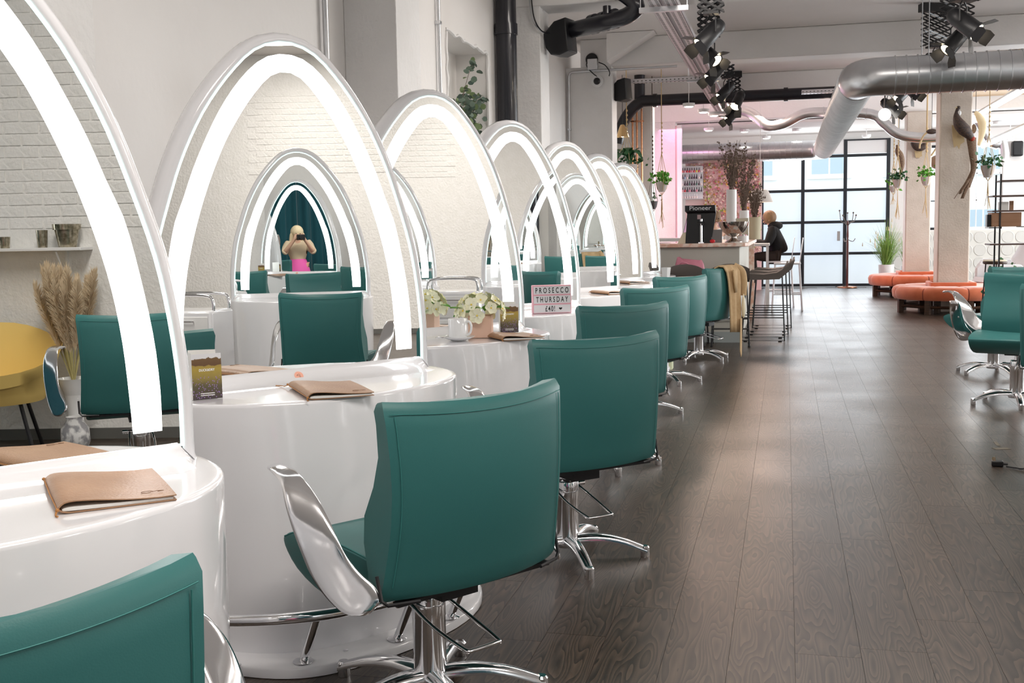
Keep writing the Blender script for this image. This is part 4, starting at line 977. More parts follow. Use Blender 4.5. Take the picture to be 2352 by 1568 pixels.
MB().tube([(0,0,0),(0,0,.27)], .014, 14).bb(-.03,.03,-.02,.02,0,.012).build('column', m_chrome, t, kind='stuff'); MB().bb(-.018,.018,-.02,.02,.20,.245).tube([(-.045,0,.24),(.04,0,.24)], .007, 8).build('tap_head', m_black, t, kind='stuff')
MB().tube([(0,-.015,.22),(0,-.05,.215),(0,-.05,.19)], .006, 8).build('spout', m_chrome, t)
def plain(name, label, cat, loc, mb, m, rz=0, part='body', bevel=0, group=None, angle=40):
    t = thing(name, label, cat, loc, rz, group); mb.build(part, m, t, bevel=bevel, angle=angle); return t
def cylmb(r, h, r2=None, n=28): r2 = r2 or r; return MB().lathe([(.001,0),(r,0),(r2,h),(r2-.008,h),(r-.01,.012),(.001,.012)], n)
def twigs(t, n, h, sp, seed, m=m_twig, base=.03, z0=.1, tips=True):
    random.seed(seed); a = MB(); b = MB()
    for i in range(n):
        th_ = random.uniform(0, 6.28); l = h*random.uniform(.6, 1); e = V((math.cos(th_)*sp*random.random()**.6, math.sin(th_)*sp*random.random()**.6, z0+l))
        s_ = V((random.uniform(-base, base), random.uniform(-base, base), z0)); md_ = s_.lerp(e, .5)*1; md_.x *= .75; md_.y *= .75
        pts = [s_, md_, e]; a.tube(pts, .0022, 3, caps=False)
        for k_ in range(9 if tips else 0):
            f = random.uniform(.15, 1); p = s_.lerp(md_, f*2) if f < .5 else md_.lerp(e, f*2-1)
            p = p+V((random.gauss(0,.012), random.gauss(0,.012), 0)); w_ = random.uniform(.006, .016)
            b.add([p+V((w_*math.cos(c), .3*w_*math.sin(c*2), w_*math.sin(c))) for c in (0, 1.57, 3.14, 4.71)], [(0,1,2,3)])
    a.build('stems', m, t, kind='stuff'); 
    if tips: b.build('seed_heads', m, t, kind='stuff')
for (x, y, Y, h, r, lb, hh) in ((1680, 555, 14.0, .63, .062, 'tall white cylinder vase of dark dried twigs on the bar', .62), (1709, 555, 14.5, .38, .06, 'short white cylinder vase of dark dried twigs on the bar', .78)):
    p = at(x, y, Y); t = thing('cylinder_vase', lb, 'vase', (p.x, Y, ZT)); cylmb(r, h).build('vase_body', m_white, t); twigs(t, 48, hh, .22, int(Y*10), z0=h-.02)
p = at(1733, 500, 15.6); t = thing('cylinder_vase', 'dark twig bunch in a sand coloured planter at the bar end', 'vase', (p.x, 15.6, ZT)); cylmb(.08, .30, .09).build('vase_body', mat('sand_planter', (.55,.50,.36), .7), t); twigs(t, 60, .5, .16, 77, z0=.28)
p = at(1685, 555, 13.0)
t = thing('footed_bowl', 'large silver footed bowl on the bar before the vases', 'bowl', (p.x, 13.0, ZT))
MB().lathe([(.001,0),(.10,0),(.10,.01),(.05,.035),(.035,.05),(.035,.065),(.07,.075),(.13,.125),(.165,.19),(.175,.235),(.170,.235),(.158,.19),(.12,.13),(.06,.082),(.001,.078)], 40).build('bowl_body', mat('hammered_silver', (.55,.50,.46), .12, metal=1), t, angle=40)
plain('grey_tablet', 'dark grey tablet leaning on the bar beside the silver bowl', 'tablet', (-.76, 12.80, ZT), MB().box(0,0,.075,.12,.008,.15,Matrix.Rotation(R(-12),3,'X')), mat('slate_case', (.16,.15,.15), .5))
plain('red_ornament', 'small red ornament at the foot of the black display', 'ornament', (-.80, 12.69, ZT), MB().ball((0,0,.022), .022, 14, 8, (1.4,1,1)), mat('red_gloss', (.6,.02,.03), .3))
plain('paper_sheets', 'loose white sheets at the bar corner', 'paper', (-.50, 12.75, ZT), MB().box(0,0,.003,.16,.10,.004,Matrix.Rotation(R(20),3,'Z')), m_paper)
plain('paper_bag', 'cream paper bag left of the black display stand', 'bag', (-1.14, 12.82, ZT), MB().add([(-.06,-.03,0),(.05,-.03,0),(.05,.03,0),(-.06,.03,0),(.0,-.01,.12),(.045,-.01,.13),(.045,.01,.13),(.0,.01,.12)], [(0,3,2,1),(4,5,6,7),(0,1,5,4),(1,2,6,5),(2,3,7,6),(3,0,4,7)]), mat('cream_paper', (.70,.62,.48), .8))
t = thing('jar_group', 'small jars in a clear tub on the bar right of the bowl', 'jars', (-.49, 13.35, ZT)); cylmb(.06, .07).build('tub', m_china, t)
for i in range(5): MB().ball((.03*math.cos(i*1.26), .03*math.sin(i*1.26), .07), .018, 10, 6).build('jar', (m_pink, m_china, m_teal)[i % 3], t)
plain('menu_card', 'cream printed card box standing at the bar end', 'card', (-.52, 14.0, ZT), MB().bb(-.07,.07,-.02,.02,0,.28), mat('cream_card', (.62,.58,.46), .7))
t = thing('white_desk', 'white desk with dark curved bowl front behind the bar', 'desk', (-1.9, 14.4, 0)); MB().bb(-.3,.75,-.3,.3,1.12,1.16).bb(.66,.75,-.3,.3,0,1.12).build('desk_top', m_white, t, kind='stuff')
MB().lathe([(.001,.90),(.14,.90),(.22,.98),(.25,1.08),(.25,1.1),(.001,1.1)], 28, (.22,-.05,0)).build('wash_bowl', mat('charcoal', (.07,.07,.085), .4), t); MB().bb(-.05,.5,-.2,.2,.0,.9).build('plinth_panel', m_white, t)
plain('cash_printer', 'dark box printer on the white desk behind the bar', 'printer', (-1.85, 14.35, 1.16), MB().bb(-.17,.22,-.15,.15,0,.09), mat('dark_grey_plastic', (.06,.06,.09), .4), bevel=.01)
t = thing('tablet_screen', 'slim tilted screen showing pink behind the black display', 'screen', at(1582, 555, 13.1)); t.location.z = ZT
MB().box(-.01,0,.19,.07,.012,.34,Matrix.Rotation(R(14),3,'Y')).build('bezel', m_black, t); MB().box(-.012,-.009,.19,.055,.006,.30,Matrix.Rotation(R(14),3,'Y')).build('display', mat('screen_pink', (.5,.3,.4), .3, emit=(.6,.35,.5), es=.3), t)
# bar stools
def stool(label):
    t = thing('bar_stool', label, 'bar stool', group='dark bar stools round the counter'); fr = None
    for y in (-.20, .20):
        MB().tube([(-.25,y,.012),(.23,y,.012),(.20,y*.85,.72),(-.20,y*.85,.70)], .0085, 8, closed=True).build('side_frame', m_blackm, t, angle=60)
        for x in (-.2, .18): MB().bb(x-.02,x+.02,y-.012,y+.012,0,.012).build('foot_pad', m_black, t)
    for x, z in ((-.245,.27),(.222,.20)): MB().tube([(x,-.20,z),(x,.20,z)], .0085, 8).build('foot_rest', m_blackm, t)
    for y in (-.195,.195): MB().tube([(-.245,y,.27),(.216,y,.27)], .006, 8).build('cross_rail', m_blackm, t)
    rows = []
    for i in range(13):
        y = -.225+.45*i/12; e = 1-.10*abs(y/.225)**4; up = .03*abs(y/.225)**2
        top = [(-.235,.715+up),(-.2,.735+up),(0,.735+up*.6),(.14,.742+up),(.20,.775+up),(.235,.85),(.25,.90-up*2)]
        bot = [(.268,.90-up*2),(.262,.84),(.235,.755),(.17,.70),(0,.695),(-.19,.695),(-.235,.703)]
        rows.append([V((x, y*e, z)) for x, z in top+bot])
    MB().grid(rows, closeu=True, cap=True).build('seat_shell', m_brownseat, t, angle=60)
    return t
b0 = stool('nearest dark bar stool on the aisle side of the counter'); b0.location = (-.24, 12.95, 0)
dup(b0, (-.20, 13.72, 0), 0, 'second dark bar stool on the aisle side of the counter'); dup(b0, (-.16, 14.55, 0), 0, 'farthest dark bar stool on the aisle side of the counter')
dup(b0, (-1.05, 12.36, 0), R(-92), 'dark bar stool before the counter with the pink bag on it'); dup(b0, (-.585, 12.36, 0), R(-88), 'dark bar stool before the counter hidden mostly by the camel coat')
# pink bag on the stool, coat over the last chair
t = thing('hand_bag', 'dusty pink leather bag on the stool before the bar', 'bag', (-1.03, 12.38, .74))
rows = []
for z, w_, d in ((0,.15,.07),(.06,.17,.08),(.14,.155,.05),(.19,.13,.02)):
    rows.append([V((w_*math.cos(a)+.01*math.sin(3*a), d*math.sin(a), z+(.05*max(0,-math.cos(a))**3+.0 if z > .15 else 0)+(.012*math.cos(5*a) if z > .1 else 0))) for a in [2*PI*i/24 for i in range(24)]])
MB().grid(rows, closeu=True, cap=True).build('bag_body', m_bag, t, angle=60)
MB().tube(catmull([(-.12,-.06,.12),(-.08,-.08,.17),(0,-.085,.15),(.05,-.08,.08),(.03,-.07,.02)], 4), .008, 6).build('strap', m_bag, t, angle=60)
cc = V((-.83, 11.03, 0)); f7 = V((-math.cos(R(22)), math.sin(R(22)), 0)); u7 = V((math.sin(R(22)), math.cos(R(22)), 0))
t = thing('camel_coat', 'camel coat hanging over the farthest chair of the left row', 'coat', (0,0,0))
bk = V((math.cos(R(22)), -math.sin(R(22)), 0)); rows = []
for k_, (z, s0_, s1_, o_) in enumerate(((.70,-.05,.24,.175),(.84,-.06,.25,.175),(.905,-.06,.25,.195),(.925,-.06,.25,.235),(.915,-.06,.26,.29),(.86,-.06,.27,.322),(.76,-.05,.26,.335),(.62,-.03,.24,.34),(.5,-.02,.26,.34),(.38,-.01,.26,.342),(.28,.0,.25,.342))):
    row = []
    for i in range(25):
        f = i/24; fold = .012*math.sin(f*15+k_*.2)*min(1, k_/5)
        row.append(cc+u7*(s0_+(s1_-s0_)*f)+bk*(o_+fold)+V((0,0,z-.02*f*(k_ > 9))))
    rows.append(row)
cb = MB().grid(rows).build('coat_body', m_beige, t, angle=80); md = cb.modifiers.new('thickness', 'SOLIDIFY'); md.thickness = .014
def cp_(s_, o_, z): return cc+u7*s_+bk*o_+V((0,0,z))
MB().tube(catmull([cp_(.24,.26,.91), cp_(.27,.33,.86), cp_(.275,.35,.76), cp_(.27,.35,.62)], 4), [.036]*10+[.032]*3, 12).build('sleeve', m_beige, t, angle=80)
lp_ = MB().grid([[cp_(.02+.03*i, .350, .88), cp_(.03+.028*i, .352, .78), cp_(.06+.014*i, .352, .66)] for i in range(4)]).build('lapel', m_beige, t, angle=80); md = lp_.modifiers.new('th', 'SOLIDIFY'); md.thickness = .01
MB().add([cp_(.17,.36,.40),cp_(.21,.36,.40),cp_(.205,.36,.05),cp_(.19,.36,.02),cp_(.165,.36,.08),cp_(.17,.366,.40),cp_(.21,.366,.40),cp_(.205,.366,.05),cp_(.19,.366,.02),cp_(.165,.366,.08)], [(0,1,2,3,4),(9,8,7,6,5)]+[(k2,(k2+1)%5,(k2+1)%5+5,k2+5) for k2 in range(5)]).build('belt_end', m_beige, t)
plain('silk_lining', 'pale satin edge showing behind the camel coat', 'scarf', (-.40, 11.10, .50), MB().lathe([(.001,-.10),(.014,-.08),(.02,0),(.014,.09),(.001,.14)], 12), mat('ivory_satin', (.80,.74,.55), .3))
plain('green_box', 'pale green cardboard box on the floor beside the sixth chair', 'box', (-1.06, 10.25, 0), MB().bb(-.12,.05,-.08,.08,0,.10), mat('pale_green_card', (.68,.72,.50), .6))
MB().bb(-.04,-.03,-.082,-.08,0,.10).build('seam_line', m_skirting, bpy.data.objects['green_box'])
# white door frame, pink glow zone, white post
struct('trim_11', MB().bb(-2.3,-2.2,18.4,18.5,0,3.2), m_white)
struct('partition_wall', MB().bb(XL,-1.93,21.02,21.1,0,3.16), m_pinkwall)
struct('trim_12', MB().bb(-1.96,-1.88,20.9,21.05,0,3.16), m_white)
t = thing('neon_panel', 'magenta glowing panel behind the hanging planters', 'light panel', (-2.30, 19.6, 0)); MB().bb(-.06,.06,-.5,-.18,.05,2.25).build('glow_panel', m_neon, t); MB().bb(-.07,.07,-.53,-.15,2.25,2.30).bb(-.07,.07,-.53,-.15,.0,.05).build('panel_frame', m_white, t, kind='stuff')
# flower wall
fw = thing('flower_wall', 'backdrop wall covered in pink, cream and yellow blossoms behind the bar', 'flower wall', (-1.20, 23.12, 0))
MB().bb(-.80,.72,.0,.10,0,2.68).build('backing', m_pinkwall, fw)
random.seed(9); sets = {}
cols = {'pink_blossoms': ((.85,.42,.46), .24), 'pale_blossoms': ((.90,.70,.64), .36), 'cream_blossoms': ((.92,.82,.68), .22), 'yellow_blossoms': ((.90,.62,.16), .09), 'leaves': ((.50,.62,.18), .09)}
for k_ in cols: sets[k_] = MB()
keys = list(cols); wts = [cols[k_][1] for k_ in keys]
for i in range(2300):
    k_ = random.choices(keys, wts)[0]; x, z = random.uniform(-.78+.0, .71), random.uniform(.75, 2.66)
    if x < -.44 and z < 2.52: continue
    c = V((x, random.uniform(-.05, 0), z)); r_ = random.uniform(.018, .036); q = Matrix.Rotation(random.uniform(-.8,.8), 3, 'X') @ Matrix.Rotation(random.uniform(-.8,.8), 3, 'Z')
    n = 5; ring = []
    for j in range(2*n): a = PI*j/n; rr_ = r_*(1 if j % 2 == 0 else .6); ring.append(c+q@V((rr_*math.cos(a), -.012, rr_*math.sin(a))))
    sets[k_].add(ring+[c+q@V((0,.012,0))], [(j, (j+1) % (2*n), 2*n) for j in range(2*n)])
for k_ in keys: sets[k_].build(k_, mat(k_, cols[k_][0], .7), fw, kind='stuff')
# nail polish shelf: every bottle its own thing
ps = thing('polish_shelf', 'white wall rack of nail polish bottles beside the flower wall', 'shelf', (-1.83, 23.0, 0))
MB().bb(-.28,.19,.05,.07,1.85,2.52).build('back_board', m_white, ps)
for z in (1.87,2.0,2.13,2.26,2.39): MB().bb(-.28,.19,-.03,.05,z-.008,z).build('shelf_board', m_white, ps)
bodym = {}
def bottle(loc, col, grp, lb):
    key = col
    if key not in bodym:
        m = mat('polish_'+key, {'red':(.65,.03,.04),'pink':(.8,.3,.35),'dark':(.05,.02,.03),'yellow':(.8,.6,.05),'pale':(.85,.75,.70),'green':(.05,.15,.1),'blue':(.3,.45,.6)}[key], .25)
        bodym[key] = (MB().lathe([(.001,0),(.016,0),(.018,.01),(.018,.038),(.008,.048),(.001,.048)], 10).mesh('bottle_body', m), MB().lathe([(.007,.048),(.0085,.05),(.0065,.095),(.001,.096)], 8).mesh('bottle_cap', m_black if key != 'pale' else m_white))
    b, c = bodym[key]; o = bpy.data.objects.new('polish_bottle', b); C.objects.link(o); o.location = loc; tag(o, lb, 'bottle', grp)
    d = bpy.data.objects.new('bottle_cap', c); C.objects.link(d); d.parent = o
rows_ = [('lowest', 1.87, ['pale']*8), ('second', 2.0, ['dark','pink','red','dark','pink','dark','dark','pink','dark','dark']), ('third', 2.13, ['dark','pale','dark','dark','green','dark','dark','green','dark','pale']),
         ('fourth', 2.26, ['red','dark','blue','pale','green','dark','dark','dark','pale','dark']), ('top', 2.39, ['red','red','pink','red','red','pink','red','yellow','red','pale'])]
ords = ['leftmost','second from left','third from left','fourth from left','fifth from left','sixth from left','seventh from left','eighth from left','ninth from left','rightmost']
rwn = {'lowest':'lowest','second':'second lowest','third':'middle','fourth':'second highest','top':'top'}
for rn, z, cs in rows_:
    for i, c_ in enumerate(cs):
        lab = '%s polish bottle, %s on the %s shelf of the white rack' % ({'dark':'dark','pink':'pink','red':'red','pale':'pale','green':'dark green','yellow':'yellow','blue':'pale blue'}[c_], ords[i] if i < len(cs)-1 else 'rightmost', rwn[rn])
        bottle((-2.09+i*.047, 22.98, z), c_, 'nail polish bottles on the %s rack shelf' % rwn[rn], lab)
# hanging shade lamp
t = thing('pendant_shade', 'pale cone pendant shade glowing warm above the bar end', 'lamp', (-.40, 18.0, 1.66)); MB().lathe([(.06,.20),(.12,.19),(.155,.12),(.20,0),(.195,0),(.15,.115),(.11,.18),(.06,.19)], 28).build('shade', mat('linen_shade', (.75,.72,.68), .7, trans=0), t)
MB().ball((0,0,.08), .035, 12, 8).build('bulb', m_bulb, t, angle=90); MB().tube([(0,0,.19),(0,0,1.89)], .004, 6).build('flex', m_white, t)
# high table and white stool chairs at the customer
t = thing('high_table', 'tall narrow white table at the bar end before the seated customer', 'table', (-.42, 18.2, 0)); MB().bb(-.3,.17,-.5,.5,.98,1.02).build('table_top', m_white, t, bevel=.004)
for x in (-.27,.14):
    for y in (-.46,.46): MB().bb(x-.02,x+.02,y-.02,y+.02,0,.98).build('leg', m_white, t)
def wstool(loc, label, rz=0):
    t = thing('white_high_chair', label, 'high chair', loc, rz, 'clear white high chairs at the tall table')
    MB().bb(-.2,.2,-.2,.2,.70,.73).build('seat', m_clearpl, t, bevel=.01)
    for x in (-.18,.18):
        for y in (-.18,.18): MB().tube([(x*1.25,y*1.2,0),(x,y,.70)], .013, 8).build('leg', m_clearpl, t)
    MB().tube([(-.2,-.2,.25),(.2,-.2,.25),(.2,.2,.25),(-.2,.2,.25)], .009, 6, closed=True).build('foot_ring', m_clearpl, t)
    rows = [[V((.19+.05*f, y, .72+.38*f)) for f in (0,.5,1)] for y in (-.18,-.09,0,.09,.18)]
    o = MB().grid(rows).build('back', m_clearpl, t); md = o.modifiers.new('th', 'SOLIDIFY'); md.thickness = .012
wstool((-.10, 18.5, 0), 'white high chair the customer in black sits on'); wstool((.02, 17.6, 0), 'empty pale high chair beside the customer, legs showing past the bar stools')
# coat stand
t = thing('coat_stand', 'wooden coat stand with curved hooks before the glass partition', 'coat stand', (1.22, 23.8, 0))
MB().lathe([(.001,0),(.20,0),(.20,.02),(.05,.035),(.001,.035)], 24).build('base', m_copper, t); MB().lathe([(.022,.03),(.024,.9),(.018,1.0),(.024,1.05),(.018,1.2),(.02,1.35),(.001,1.37)], 14).build('pole', mat('mahogany', (.10,.02,.015), .35), t)
for k_ in range(5): a = k_*2*PI/5+.3; MB().tube(catmull([(0,0,1.25),(.06*math.cos(a),.06*math.sin(a),1.32),(.14*math.cos(a),.14*math.sin(a),1.36+.06*(k_ % 2)),(.17*math.cos(a),.17*math.sin(a),1.46+.05*(k_ % 3))],4), .007, 6).ball((.17*math.cos(a),.17*math.sin(a),1.47+.05*(k_ % 3)), .018, 8, 6).build('hook', m_dwood, t)
for k_ in range(3): a = k_*2*PI/3; MB().tube(catmull([(0,0,.98),(.1*math.cos(a),.1*math.sin(a),.94),(.15*math.cos(a),.15*math.sin(a),1.0)],4), .007, 6).build('lower_hook', m_dwood, t)
# ottomans
def ottoman(cx, cy, label):
    t = thing('ring_ottoman', label, 'ottoman', (cx, cy, 0)); n = 8; Ro, Ri = .80, .34
    for i in range(n):
        a0 = 2*PI*i/n+R(10)+.012; a1 = 2*PI*(i+1)/n+R(10)-.012; sec = [(Ri,.20),(Ro-.03,.20),(Ro,.23),(Ro+.01,.32),(Ro-.01,.365),(Ro-.05,.385),(.6,.392),(Ri,.385)]
        rows = []
        for j in range(9):
            a = a0+(a1-a0)*j/8; k_ = 1 if 0 < j < 8 else .0
            rows.append([V(((r_-(.0 if k_ else .012))*math.cos(a), (r_-(.0 if k_ else .012))*math.sin(a), z-(0 if k_ else .012)*(z > .3))) for r_, z in sec])
        MB().grid(rows, closeu=True, cap=True).build('seat_segment', m_orange, t, angle=40)
    for sx, sy, w_, d in ((0,-1,.62,.06),(0,1,.62,.06),(-1,0,.06,.5),(1,0,.06,.5)):
        MB().bb(sx*.285-w_/2,sx*.285+w_/2,sy*.285-d/2,sy*.285+d/2,.30,.44).build('back_cushion', m_orange, t, bevel=.015)
    for i in range(8):
        a = 2*PI*i/8+R(10)+.06
        for rr_, nm in ((.72, 'leg'), (.42, 'leg')):
            x, y = rr_*math.cos(a), rr_*math.sin(a); MB().box(x, y, .1, .07, .07, .2, Matrix.Rotation(a, 3, 'Z')).build('leg', m_dwood, t)
        MB().box(.57*math.cos(a), .57*math.sin(a), .10, .30, .03, .03, Matrix.Rotation(a, 3, 'Z')).build('rail', m_dwood, t)
        b_ = a+2*PI/8; p0 = V((.72*math.cos(a), .72*math.sin(a), .10)); p1 = V((.72*math.cos(b_), .72*math.sin(b_), .10)); MB().tube([p0, p1], .02, 4).build('rail', m_dwood, t)
    return t
ottoman(2.325, 17.235, 'orange velvet ring ottoman round the nearer column'); ottoman(2.25, 21.05, 'orange velvet ring ottoman round the farther column')
# grasses in white pots
def grass(loc, label, h, n, seed, ph=.5, pr=.15, sp=.45):
    t = thing('potted_grass', label, 'plant', loc); MB().lathe([(.001,0),(pr*.8,0),(pr,ph),(pr-.02,ph),(pr-.03,ph-.05),(.001,ph-.05)], 28).build('pot', m_white, t); random.seed(seed); a = MB(); b = MB()
    for i in range(n):
        th_ = random.uniform(0, 6.28); r_ = sp*random.random()**.7; l = h*random.uniform(.55, 1)
        p0 = V((random.uniform(-.06,.06), random.uniform(-.06,.06), ph-.05)); p2 = V((r_*math.cos(th_), r_*math.sin(th_), ph+l*(1-.5*(r_/sp)**2))); p1 = p0.lerp(p2, .5)+V((0,0,.16*l)); w_ = .006
        d = V((-math.sin(th_), math.cos(th_), 0))*w_; pts = [p0, p0.lerp(p1,.6), p1, p2]; ws = (1,1,.8,.1)
        vs = [p+d*k_ for p, k_ in zip(pts, ws)]+[p-d*k_ for p, k_ in zip(pts, ws)]; a.add(vs, [(j, j+1, j+5, j+4) for j in range(3)])
        if i % 12 == 0: b.tube([p2, p2+V((0,0,.07))], [.012,.004], 5)
    a.build('grass_blades', mat('grass_green', (.22,.36,.08), .6) if 'grass_green' not in bpy.data.materials else bpy.data.materials['grass_green'], t, kind='stuff'); b.build('seed_tufts', m_pampas, t, kind='stuff'); return t
grass((1.89, 22.75, 0), 'tall green grass in a white pot left of the farther column', .92, 230, 4, .5, .15, .55)
grass((2.32, 23.3, 0), 'second potted grass half hidden behind the farther column', .8, 120, 5, .45, .12, .28)
# macrame planters
def planter(c, top, label, leafm, seed, tail=.45, pr=.085, ph=.14, droop=1, dark=False, leafs=70, wide=False):
    c = V(c); t = thing('hanging_planter', label, 'hanging planter', c)
    pt = MB().lathe([(.001,-ph),(pr*.55,-ph),(pr*.95,-ph*.3),(pr,0),(pr-.01,0),(pr*.9,-ph*.3),(.001,-ph*.9)], 20).build('pot', m_potd if dark else m_pot, t)
    rp_ = MB(); kz = min(.42, (top-c.z)*.6)
    for k_ in range(4):
        a = k_*PI/2+.4; rp_.tube([(0,0,kz), (pr*1.06*math.cos(a), pr*1.06*math.sin(a), .0), (pr*.8*math.cos(a), pr*.8*math.sin(a), -ph*.7), (0,0,-ph-.05)], .004, 5)
    rp_.tube([(0,0,kz),(0,0,top-c.z)], .012 if wide else .006, 6)
    for z in [kz+.06*j for j in range(int((top-c.z-kz)/.14))]: rp_.ball((.004,0,z), .02 if wide else .013, 8, 6, (1,1,1.3))
    if tail:
        random.seed(seed)
        for k_ in range(7): rp_.tube([(0,0,-ph-.04),(random.uniform(-.01,.01),random.uniform(-.01,.01),-ph-tail*.5),(random.uniform(-.045,.045),random.uniform(-.02,.02),-ph-tail*random.uniform(.8,1.1))], .0035, 4)
    rp_.build('macrame', m_rope if not dark else m_dwood, t, kind='stuff')
    leafcloud('foliage', leafm, t, (0,0,.06), leafs, (pr*.75,pr*.75,.045), .07, seed)
    MB().tube([(0,0,-.02),(0,0,.06)], .006, 5).build('stem', m_dleaf, t)
pa = at(1520, 418, 16.3); planter(pa, 3.55, 'hanging macrame planter with green plant before the pink glow', m_leaf, 31, .5, leafs=110)
pb = at(1499, 462, 17.0); planter(pb, 3.55, 'dark pot in a black macrame hanger before the magenta panel', m_dleaf, 32, .3, .075, .12, dark=True, leafs=12)
pc = at(1440, 378, 15.2); planter(pc, 3.55, 'hanging planter with large dark split leaves beside the copper pipes', m_dleaf, 33, 0, .14, .22, leafs=60)
pd = at(2062, 412, 20.0); planter(pd, 3.55, 'hanging planter with dark bushy plant at left of the far column', m_dleaf, 34, .5, leafs=90)
pe = at(2127, 406, 19.6); planter(pe, 3.55, 'hanging planter with light green plant on wide cream macrame at the far column', m_leaf, 35, .5, leafs=90, wide=True)
pf = at(2270, 380, 16.5); planter(pf, 3.55, 'hanging planter with dark plant before the bright right window', m_dleaf, 36, .42, .10, .16, leafs=70)
pg = at(2052, 428, 20.6); planter(pg, 3.55, 'small pale pot with trailing light green plant behind the bushy planter', m_leaf, 37, .2, .07, .1, leafs=40)
# big leaves of the left planter
random.seed(8)
for k_ in range(9):
    a = k_*.8; L = .26; rows = [[V((.02+L*f*math.cos(a)-x*.07*math.sin(PI*min(1,f*1.05))*math.sin(a), L*f*math.sin(a)+x*.07*math.sin(PI*min(1,f*1.05))*math.cos(a), .08+.14*math.sin(f*2.6)-(.1*f*f)*(k_ % 3))) for x in (-1,0,1)] for f in (.05,.3,.55,.8,1)]
    MB().grid(rows).build('leaf', m_dleaf, bpy.data.objects['hanging_planter.002'], angle=80)
p = at(1430, 305, 15.8); t = thing('brass_lamp', 'small brass bell lamp glowing beside the far wall pipes', 'lamp', p); MB().lathe([(.001,.12),(.03,.11),(.06,.04),(.09,-.06),(.085,-.06),(.055,.04),(.001,.1)], 24).build('bell', m_gold, t); MB().ball((0,0,-.03), .03, 12, 8).build('bulb', m_bulb, t, angle=90); MB().tube([(0,0,.11),(0,0,.8)], .004, 6).build('flex', m_black, t)

# ---- mounted birds and trophies on the columns
def shield(t, w_, h_, y=-.012):
    pts = [(-.5,.5),(-.2,.44),(0,.5),(.2,.42),(.5,.5),(.42,.1),(.5,-.2),(.2,-.3),(.1,-.5),(-.05,-.34),(-.3,-.42),(-.4,-.1)]
    vs = [(a*w_, y, b*h_) for a, b in pts]+[(a*w_, y-.015, b*h_) for a, b in pts]; n = len(pts)
    MB().add(vs, [tuple(range(n)), tuple(range(2*n-1, n-1, -1))]+[(k_, (k_+1) % n, n+(k_+1) % n, n+k_) for k_ in range(n)]).build('wood_mount', m_bone, t)
pp_ = at(2200, 315, 17.0); t = thing('mounted_pheasant', 'mounted dark pheasant with long tail hanging down the nearer column', 'mounted bird', (pp_.x, 17.0, pp_.z)); t.scale = (1.15, 1, 1.08); shield(t, .15, .32)
body = catmull([(-.015,-.10,.37),(-.03,-.11,.31),(-.03,-.12,.24),(.0,-.13,.16),(.06,-.12,.08),(.11,-.11,.02),(.15,-.10,-.04)], 4); n = len(body); rr = [.020,.026,.045,.072,.078,.058,.034]
MB().tube(body, [rr[min(6, i//4)]+(rr[min(6, i//4+1)]-rr[min(6, i//4)])*(i % 4)/4 for i in range(n)], 14).build('bird_body', m_feather, t, angle=90)
MB().ball((-.012,-.10,.37), .026, 12, 8).build('head', m_feather, t, angle=90); MB().tube([(-.03,-.12,.375),(-.062,-.13,.365)], [.008,.001], 6).build('beak', m_bone, t)
MB().ball((-.003,-.13,.30), .022, 10, 6, (1,.6,1.6)).build('pale_neck', m_white, t, angle=90); MB().ball((.15,-.11,-.03), .035, 10, 6).build('red_rump', mat('rust_feathers', (.35,.04,.02), .7), t, angle=90)
for k_, (e, w_) in enumerate((((.05,-.12,-.80),.034), ((.02,-.13,-.74),.030), ((-.04,-.10,-.80),.007), ((.12,-.115,-.66),.036), ((.09,-.11,-.70),.034))):
    tl = catmull([(.14,-.11,-.02),(.16,-.11+.006*k_,-.2),(.175,-.11+.006*k_,-.42),e], 5); m_ = len(tl); rws = [[p+V((x*w_*(1-.7*i/m_)*1.6,0,0)) for x in (-1,0,1)] for i, p in enumerate(tl)]
    o = MB().grid(rws).build('tail_feather', m_feather2, t, angle=80); md = o.modifiers.new('th', 'SOLIDIFY'); md.thickness = .004
for s_ in (-.01,.03): MB().tube([(s_,-.11,.09),(s_,-.06,.04),(s_,-.03,.0)], .005, 6).build('foot', m_bone, t)
pp_ = at(2109, 355, 20.84); t = thing('mounted_duck', 'small mounted dark duck on the farther column', 'mounted bird', (pp_.x, 20.84, pp_.z)); shield(t, .13, .14)
body = catmull([(-.115,-.1,.25),(-.09,-.1,.24),(-.07,-.1,.18),(-.01,-.1,.12),(.07,-.1,.13),(.10,-.1,.19)], 4); n = len(body); MB().tube(body, [.02+.05*math.sin(PI*(.05+.85*i/(n-1)))*(.5+.5*min(1,i/6)) for i in range(n)], 12).build('bird_body', m_feather, t, angle=90)
MB().tube([(-.12,-.1,.25),(-.17,-.1,.24)], [.012,.005], 6).build('beak', m_bone, t); MB().tube([(0,-.1,.08),(0,-.04,.03)], .006, 6).build('foot', m_bone, t)
pp_ = at(2140, 302, 19.0); t = thing('horned_trophy', 'dark bird trophy with pale curved horns beside the nearer column', 'trophy', pp_)
MB().ball((0,0,0), .06, 14, 8, (1.4,.9,.7)).build('bird_body', m_feather, t, angle=90)
MB().tube([(0,0,.03),(0,0,3.55-pp_.z)], .004, 6).build('wire', m_black, t)
for pts in ([(-.05,0,0),(-.12,0,-.06),(-.17,0,-.18),(-.18,0,-.26)], [(.06,0,.02),(.13,0,-.03),(.16,0,-.12)], [(.17,0,-.10),(.10,0,-.22),(.0,0,-.38)]): MB().tube(catmull(pts, 4), .014, 8).build('horn', m_bone, t, angle=60)
MB().bb(.15,.20,-.03,.05,-.25,.12).build('wood_mount', m_twig, t); MB().tube([(.175,0,.1),(.175,0,.25),(.25,-1.45,.26)], .006, 6).build('bracket', m_black, t)
